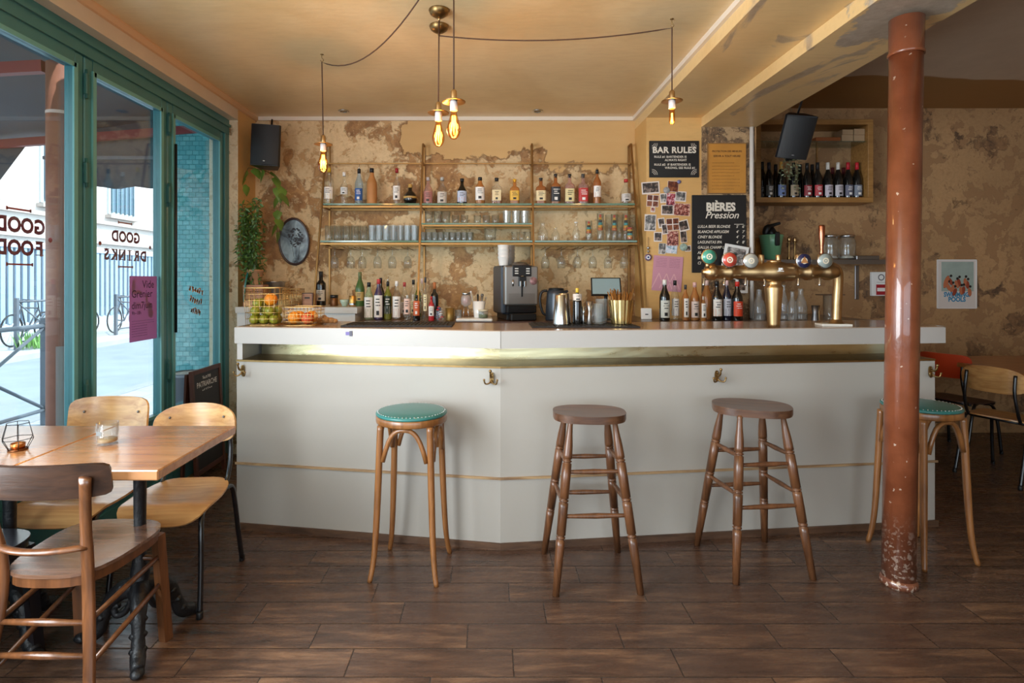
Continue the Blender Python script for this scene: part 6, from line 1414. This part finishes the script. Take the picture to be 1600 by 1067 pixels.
# ================================================================== ON THE WINDOW GLASS
VIN = pm('vinyl_plum', (128, 44, 78), .5); VRD = pm('vinyl_red', (176, 40, 44), .5)
def glassM(y, z): return frameM((WX-.0032, y, z), (0, -1, 0), (0, 0, 1), (-1, 0, 0))
def vin(label, build_fn, mats):
    o = thing('window_lettering', label, 'lettering', (0, 0, 0)); mb = MB(); build_fn(mb); mb.build('letters', mats, o)
def words(mb, s, y0, y1, z, h):   # y0 near end, y1 far end of the word
    n = len(s); Wd = (y1-y0); 
    for i, ch in enumerate(s):
        yc = y1-Wd*(i+.5)/n; text(mb, ch, h*1.4, glassM(yc, z), bold=.045, sx=.95)
        for zz in (0, h):  # serifs
            if ch in 'GODQ': continue
            mb.box((-h*.36, zz-(.004 if zz else 0), 0), (h*.36, zz+(0 if zz else .004), .0008), M=glassM(yc, z))
def bar_(mb, y0, y1, z): mb.box((0, -.004, 0), (y1-y0, .004, .0008), 1, M=glassM(y1, z)); [mb.box((-.003, -.008, 0), (.006, .008, .0009), 1, M=glassM(y_, z)) for y_ in (y1, y0+.003)]
def dot_(mb, y, z): mb.lathe([(.0001, .0008), (.012, .0008)], 14, 1, M=glassM(y, z), cap=False)
def gf(mb):
    words(mb, 'GOOD', 2.395, 2.675, Z(363, 2.55), .066); words(mb, 'FOOD', 2.395, 2.675, Z(398, 2.55), .066)
    bar_(mb, 2.46, 2.59, Z(327, 2.52)); bar_(mb, 2.46, 2.60, Z(413, 2.52)); dot_(mb, 2.705, Z(375, 2.7))
def gd(mb):
    words(mb, 'GOOD', 3.14, 3.40, Z(378, 3.27), .060); words(mb, 'DRINKS', 3.07, 3.465, Z(406.5, 3.27), .060)
    bar_(mb, 3.20, 3.32, Z(349, 3.27)); bar_(mb, 3.20, 3.33, Z(417, 3.27)); dot_(mb, 3.05, Z(380, 3.05)); dot_(mb, 3.50, Z(387, 3.5))
vin('plum lettering about food on the first window pane, seen from behind', gf, [VIN, VRD]); vin('plum lettering about drinks on the second window pane, seen from behind', gd, [VIN, VRD])
def paper_translucent():
    m, nt, b = new_mat('poster_lilac'); N = G(nt); c = (*lin((206, 150, 190)), 1); b.inputs['Base Color'].default_value = c; b.inputs['Roughness'].default_value = .6
    t = N.node('ShaderNodeBsdfTranslucent'); t.inputs[0].default_value = c; mx = N.node('ShaderNodeMixShader'); mx.inputs[0].default_value = .6
    N.link(b.outputs[0], mx.inputs[1]); N.link(t.outputs[0], mx.inputs[2]); N.link(mx.outputs[0], nt.nodes['Material Output'].inputs[0]); return m
PO = paper_translucent()
o = thing('window_poster', 'lilac jumble-sale poster taped inside the second window pane', 'poster', (WX+.0045, 3.42, 1.225)); hh, hw = .197, .135
MB().box((0, -hw, -hh), (.001, hw, hh)).build('sheet', PO, o)
GM = lambda x_, z_: frameM((.0012, x_, z_), (0, 1, 0), (0, 0, 1), (1, 0, 0))
mb = MB(); text(mb, 'Vide', .066, GM(-.015, .125), align='LEFT', bold=.006); mb2 = mb
mb.v = mb.v; text(mb, 'Grenier', .064, GM(-.118, .068), align='LEFT', bold=.006, sx=1.0); text(mb, 'dim7juin', .060, GM(-.118, .0), align='LEFT', bold=.006, sx=1.0); text(mb, '9h–18h', .030, GM(-.115, -.035), align='LEFT', bold=.01)
for k in range(7): scribble(mb, -.115, -.075-.015*k, .22 if k < 2 else .15, .006, 18, GM(0, 0))
mb.build('lettering', pm('poster_ink', (60, 26, 56), .6), o)
mb = MB()
for x_, z_, a, b in ((-.095, .13, .018, .045), (-.05, .10, .04, .012), (.03, .04, .012, .05), (.06, .005, .02, .03), (.07, -.035, .028, .03), (-.05, .03, .02, .01)): mb.lathe([(.0001, -.0004), (1, -.0004)], 14, M=GM(x_, z_) @ Matrix.Diagonal((a, b, 1, 1)), cap=False)
mb.build('turquoise_shapes', pm('poster_turq', (96, 170, 186), .6), o)
o = thing('orange_window_sticker', 'faded orange slanted writing on the third window pane', 'lettering', (WX+.004, 4.02, 1.27)); mb = MB()
for k in range(3): scribble(mb, -.10+.03*k, .055-.075*k, .20-.03*k, .045, 6, GM(0, 0) @ Matrix.Rotation(-.22, 4, 'Z'), th=.14)
mb.build('writing', pm('sticker_orange', (216, 150, 96), .5), o)

# ================================================================== OUTSIDE
def ground(nm, c, sc=3, bump=.1, slabs=None):
    m, nt, b = new_mat(nm); N = G(nt); co = N.coord(); n = N.noise(co, sc, 6, .6); c_ = lin(c); colr = N.ramp(n, [(.3, tuple(x*.85 for x in c_)), (.7, tuple(min(1, x*1.1) for x in c_))])
    if slabs:
        br = N.node('ShaderNodeTexBrick'); N.link(co, br.inputs[0]); br.inputs['Scale'].default_value = 1; br.inputs['Brick Width'].default_value = slabs; br.inputs['Row Height'].default_value = slabs*.66; br.inputs['Mortar Size'].default_value = .008
        colr = N.mix(br.outputs['Fac'], colr, tuple(x*.6 for x in c_))
    N.link(colr, b.inputs['Base Color']); b.inputs['Roughness'].default_value = .8
    return m
def ext(name, mb, mat): o = mb.build(name, mat); o['kind'] = 'structure'; return o
ext('pavement', MB().box((-4.55, -6, -.2), (-2.25, 45, -.02)), ground('pavement_grey', (150, 156, 164), 4, slabs=.6))
ext('kerb', MB().box((-4.75, -6, -.2), (-4.55, 45, -.015)), ground('kerb_stone', (130, 134, 140), 9))
ext('road', MB().box((-8.8, -6, -.25), (-4.75, 45, -.13)), ground('asphalt', (120, 130, 142), 2))
ext('pavement_far', MB().box((-12.5, -6, -.2), (-8.8, 45, -.02)), ground('pavement_far_grey', (160, 164, 168), 3))
FW = pm('facade_white', (206, 196, 190), .7, var=.06, scale=1); FL = pm('facade_ledge', (170, 160, 154), .7)
b = thing('street_building', 'pale rendered building across the street with tall shuttered windows', 'building', (0, 0, 0))
MB().box((-13.2, 4, -.2), (-12.5, 44, 9)).build('wall', FW, b)
for z0, z1, dx in ((2.55, 2.75, .10), (3.18, 3.30, .14), (5.9, 6.1, .15)): MB().box((-12.5, 4, z0), (-12.5+dx, 44, z1)).build('ledge', FL, b)
SH = pm('shutter_bluegrey', (104, 130, 142), .5)
for i in range(11):
    y0 = 7.2+2.75*i; w_ = MB().box((-12.5, y0, 3.55), (-12.44, y0+1.3, 5.6)).build('window', pm('window_far_frame', (190, 196, 198), .5), b)
    MB().box((-12.44, y0+.1, 3.65), (-12.42, y0+1.2, 5.5)).build('pane', pm('far_glass', (80, 104, 120), .15), w_)
    mb = MB(); [mb.box((-12.43, y0+.1+.22*k, 3.6), (-12.39, y0+.14+.22*k, 5.5)) for k in range(6)]; mb.build('bars', SH, w_)
    MB().box((-12.5, y0-.1, 3.42), (-12.3, y0+1.4, 3.52)).build('sill', FL, b)
for j, (a, c) in enumerate(((9.0, 15.4), (16.1, 23.0), (23.8, 33))):
    f = thing('street_railing_fence', ['tall blue-grey corrugated fence at the left of the far pavement', 'tall blue-grey corrugated fence across the street, middle run', 'tall blue-grey corrugated fence farthest along the street'][j], 'fence', (-12.2, a, -.02), 0, 'corrugated fence runs across the street')
    mb = MB(); n = int((c-a)/.22); [mb.box((0, .22*k, .3), (.05, .22*k+.13, 2.25)) for k in range(n)]; mb.build('slats', pm('fence_blue', (140, 160, 178), .5), f)
    mb = MB(); mb.box((-.04, 0, 0), (.02, c-a, .3)); mb.box((-.04, 0, 2.25), (.08, c-a, 2.36)); mb.box((-.04, 0, .3), (-.02, c-a, 2.25)); mb.build('frame', pm('fence_frame', (176, 186, 196), .5), f)
BARR = pm('barrier_grey', (84, 92, 102), .5)
def barrier(x, y0, L, lb_):
    o = thing('street_barrier', lb_, 'street barrier', (x, y0, -.02), 0, 'cross-braced street barriers'); H = 1.0
    for yy in (0, L): mb = MB(); mb.box((-.035, yy-.035, 0), (.035, yy+.035, H+.05), bev=.006); mb.build('post', BARR, o)
    mb = MB(); mb.bar((0, 0, H-.03), (0, L, H-.03), .022, 8); mb.bar((0, 0, .15), (0, L, .15), .018, 8); mb.build('rail', BARR, o)
    mb = MB(); n = max(1, round(L/1.1))
    for k in range(n): a_, c_ = L*k/n, L*(k+1)/n; mb.bar((0, a_, .15), (0, c_, H-.03), .015, 6); mb.bar((0, c_, .15), (0, a_, H-.03), .015, 6)
    mb.build('cross_brace', BARR, o)
barrier(-4.35, 4.1, 1.36, 'cross-braced barrier on the near kerb, large behind the window column'); barrier(-4.35, 2.55, 1.36, 'cross-braced barrier on the near kerb, cut by the left frame edge')
barrier(-9.6, 11.3, 2.2, 'far barrier across the road in front of the parked bicycles'); barrier(-9.6, 14.3, 2.2, 'far barrier across the road partly behind the lilac poster')
def bike(loc, rz, lb_):
    o = thing('bicycle', lb_, 'bicycle', loc, rz, 'bicycles parked across the street'); BK = pm('bike_dark', (50, 56, 66), .4); TY = pm('tyre', (30, 30, 34), .7)
    for yy in (-.52, .52):
        mb = MB(); mb.tube([(0, yy+.33*math.cos(a_), .35+.33*math.sin(a_)) for a_ in [2*PI*i/28 for i in range(28)]], .018, 6, closed=True)
        for i in range(12): a_ = 2*PI*i/12; mb.bar((0, yy, .35), (0, yy+.32*math.cos(a_), .35+.32*math.sin(a_)), .002, 4)
        mb.build('wheel', TY, o)
    mb = MB(); J = {'rw': (0, -.52, .35), 'bb': (0, -.08, .30), 'st': (0, -.22, .82), 'ht': (0, .33, .78), 'fw': (0, .52, .35)}
    for a_, c_ in (('rw', 'bb'), ('bb', 'st'), ('st', 'ht'), ('bb', 'ht'), ('rw', 'st'), ('ht', 'fw')): mb.bar(J[a_], J[c_], .016, 8)
    mb.bar((0, .33, .78), (0, .30, .95), .013, 8); mb.build('frame', BK, o)
    mb = MB(); mb.tube(smooth_path([(-.26, .22, .98), (-.1, .32, .96), (.1, .32, .96), (.26, .22, .98)], 4), .012, 8); mb.build('handlebar', BK, o)
    mb = MB(); mb.bar((0, -.22, .82), (0, -.25, .93), .012, 8); mb.ball((0, -.26, .95), .08, 12, 6, sc=(.8, 1.6, .4)); mb.build('saddle', TY, o)
bike((-10.1, 12.2, -.02), R(8), 'dark bicycle parked behind the far barrier, the nearer one'); bike((-10.3, 13.7, -.02), R(-6), 'dark bicycle parked behind the far barrier, the farther one'); bike((-10.0, 15.3, -.02), R(5), 'bicycle half hidden by the lilac poster')
rs = random.Random(3); o = thing('kerb_weeds', 'green weeds growing at the foot of the far barrier', 'plant', (-9.35, 11.9, -.02)); mb = MB()
for k in range(160): leaf_geo(mb, (rs.uniform(-.2, .2), rs.uniform(-.7, .9), 0), (rs.uniform(-.5, .5), rs.uniform(-.5, .5), 1), rs.uniform(.15, .42), .05, rs.random()*6, 3)
mb.build('leaves', leafm('leaf_weeds', (104, 150, 70)), o)
# porch post, awning
POST = pm('porch_post_brown', (150, 98, 80), .5, var=.15)
o = thing('porch_post', 'faded red-brown round post standing just outside the window', 'post', (-2.62, 3.40, -.02)); MB().lathe([(.073, 0), (.073, 2.735)], 26).build('shaft', POST, o); MB().lathe([(.0745, 2.42), (.0755, 2.43), (.0745, 2.44)], 26, cap=False).build('joint', pm('post_joint', (206, 176, 160), .5), o)
MB().lathe([(.076, 0), (.076, 1.02)], 26, a0=R(-70), a1=R(80), cap=False).build('lower_band', pm('post_grey', (150, 138, 134), .5), o)
AW = pm('awning_grey', (66, 74, 82), .75, var=.1, scale=2); AR = pm('awning_red_frame', (136, 48, 48), .5)
a = thing('terrace_awning', 'dark grey fabric terrace awning on a red metal frame', 'awning', (0, 0, 0))
mb = MB(); mb.add([(-2.34, 1.2, 2.98), (-2.34, 5.25, 2.98), (-4.9, 5.25, 2.62), (-4.9, 1.2, 2.62), (-2.34, 1.2, 3.0), (-2.34, 5.25, 3.0), (-4.9, 5.25, 2.64), (-4.9, 1.2, 2.64)], [(0, 1, 2, 3), (7, 6, 5, 4), (0, 3, 7, 4), (1, 5, 6, 2), (2, 6, 7, 3), (0, 4, 5, 1)]); mb.build('canvas', AW, a)
def wave(x0, x1, z0, z1, y, n=24, amp=.015):
    vs = []; fs = []
    for i in range(n+1):
        x_ = x0+(x1-x0)*i/n
        for z_, yy in ((z0+.010*math.sin(i*1.3), y+amp*math.sin(i*.9)), ((z0+z1)/2, y+amp*.5*math.sin(i*.9+1)), (z1, y)): vs.append((x_, yy, z_))
    for i in range(n):
        for j in (0, 1): q = 3*i+j; fs.append((q, q+3, q+4, q+1))
    return vs, fs
mb = MB(); vs, fs = wave(-4.05, -2.36, 2.25, 2.93, 5.15); mb.add(vs, fs, 0, True); mb.build('end_curtain', AW, a)
mb = MB(); mb.rod((-4.1, 5.12, 2.52), (-2.36, 5.12, 2.52), .03, .03); mb.build('seam_rail', pm('awning_seam', (96, 104, 112), .6), a)
mb = MB(); mb.add([(-4.85, 4.9, 2.62), (-4.25, 5.1, 2.62), (-4.6, 5.0, 2.02), (-4.88, 4.9, 2.35)], [(0, 1, 2, 3)]); mb.add([(-4.1, 5.16, 2.6), (-3.8, 5.16, 2.5), (-3.92, 5.1, 2.08), (-4.05, 5.16, 2.2)], [(0, 1, 2, 3)]); mb.build('torn_flap', AW, a)
for p_, q_ in (((-2.62, 1.2, 2.79), (-2.62, 5.1, 2.79)), ((-2.72, 3.40, 2.70), (-4.9, 3.40, 2.58)), ((-4.9, 1.2, 2.58), (-4.9, 5.2, 2.58)), ((-2.62, 5.0, 2.75), (-4.9, 5.0, 2.58))): MB().rod(p_, q_, .05, .07).build('frame_bar', AR, a)
# turquoise tiled pilaster beside the window
def tiles():
    m, nt, b = new_mat('turquoise_tiles'); N = G(nt); co = N.coord(rot=(R(90), 0, 0)); br = N.node('ShaderNodeTexBrick'); N.link(co, br.inputs[0]); br.inputs['Scale'].default_value = 1; br.inputs['Brick Width'].default_value = .058; br.inputs['Row Height'].default_value = .042; br.inputs['Mortar Size'].default_value = .003; br.inputs['Bias'].default_value = 0
    br.inputs['Color1'].default_value = (*lin((84, 164, 170)), 1); br.inputs['Color2'].default_value = (*lin((112, 186, 190)), 1); br.inputs['Mortar'].default_value = (*lin((64, 144, 150)), 1)
    N.link(br.outputs['Color'], b.inputs['Base Color']); b.inputs['Roughness'].default_value = .22
    h = N.math('ADD', N.math('MULTIPLY', br.outputs['Fac'], -.6), N.noise(N.coord(), 9, 2)); N.link(N.bump(h, .7, .02), b.inputs['Normal']); return m
ext('wall_outside_pilaster', MB().box((-2.92, 5.0, -.2), (-2.26, 5.6, 3.6)), tiles())
ext('wall_outside_end', MB().box((-2.26, 4.98, -.2), (-2.25, 5.6, 3.6)), FW)
o = thing('outdoor_bin', 'grey cylindrical bin with a patterned top just outside the glass', 'bin', (-2.43, 4.50, -.02)); MB().lathe([(.135, 0), (.14, .01), (.14, .64), (.145, .645), (.145, .67), (.13, .675), (.125, .655)], 28).build('drum', pm('bin_grey', (120, 126, 132), .4, .4), o); MB().lathe([(.0001, .665), (.13, .665)], 24, cap=False).build('lid', pm('bin_pattern', (190, 180, 170), .5, var=.6, scale=40), o)
MB().lathe([(.1415, .08), (.1415, .42)], 24, cap=False).build('dark_band', pm('bin_dark', (40, 42, 48), .5), o)
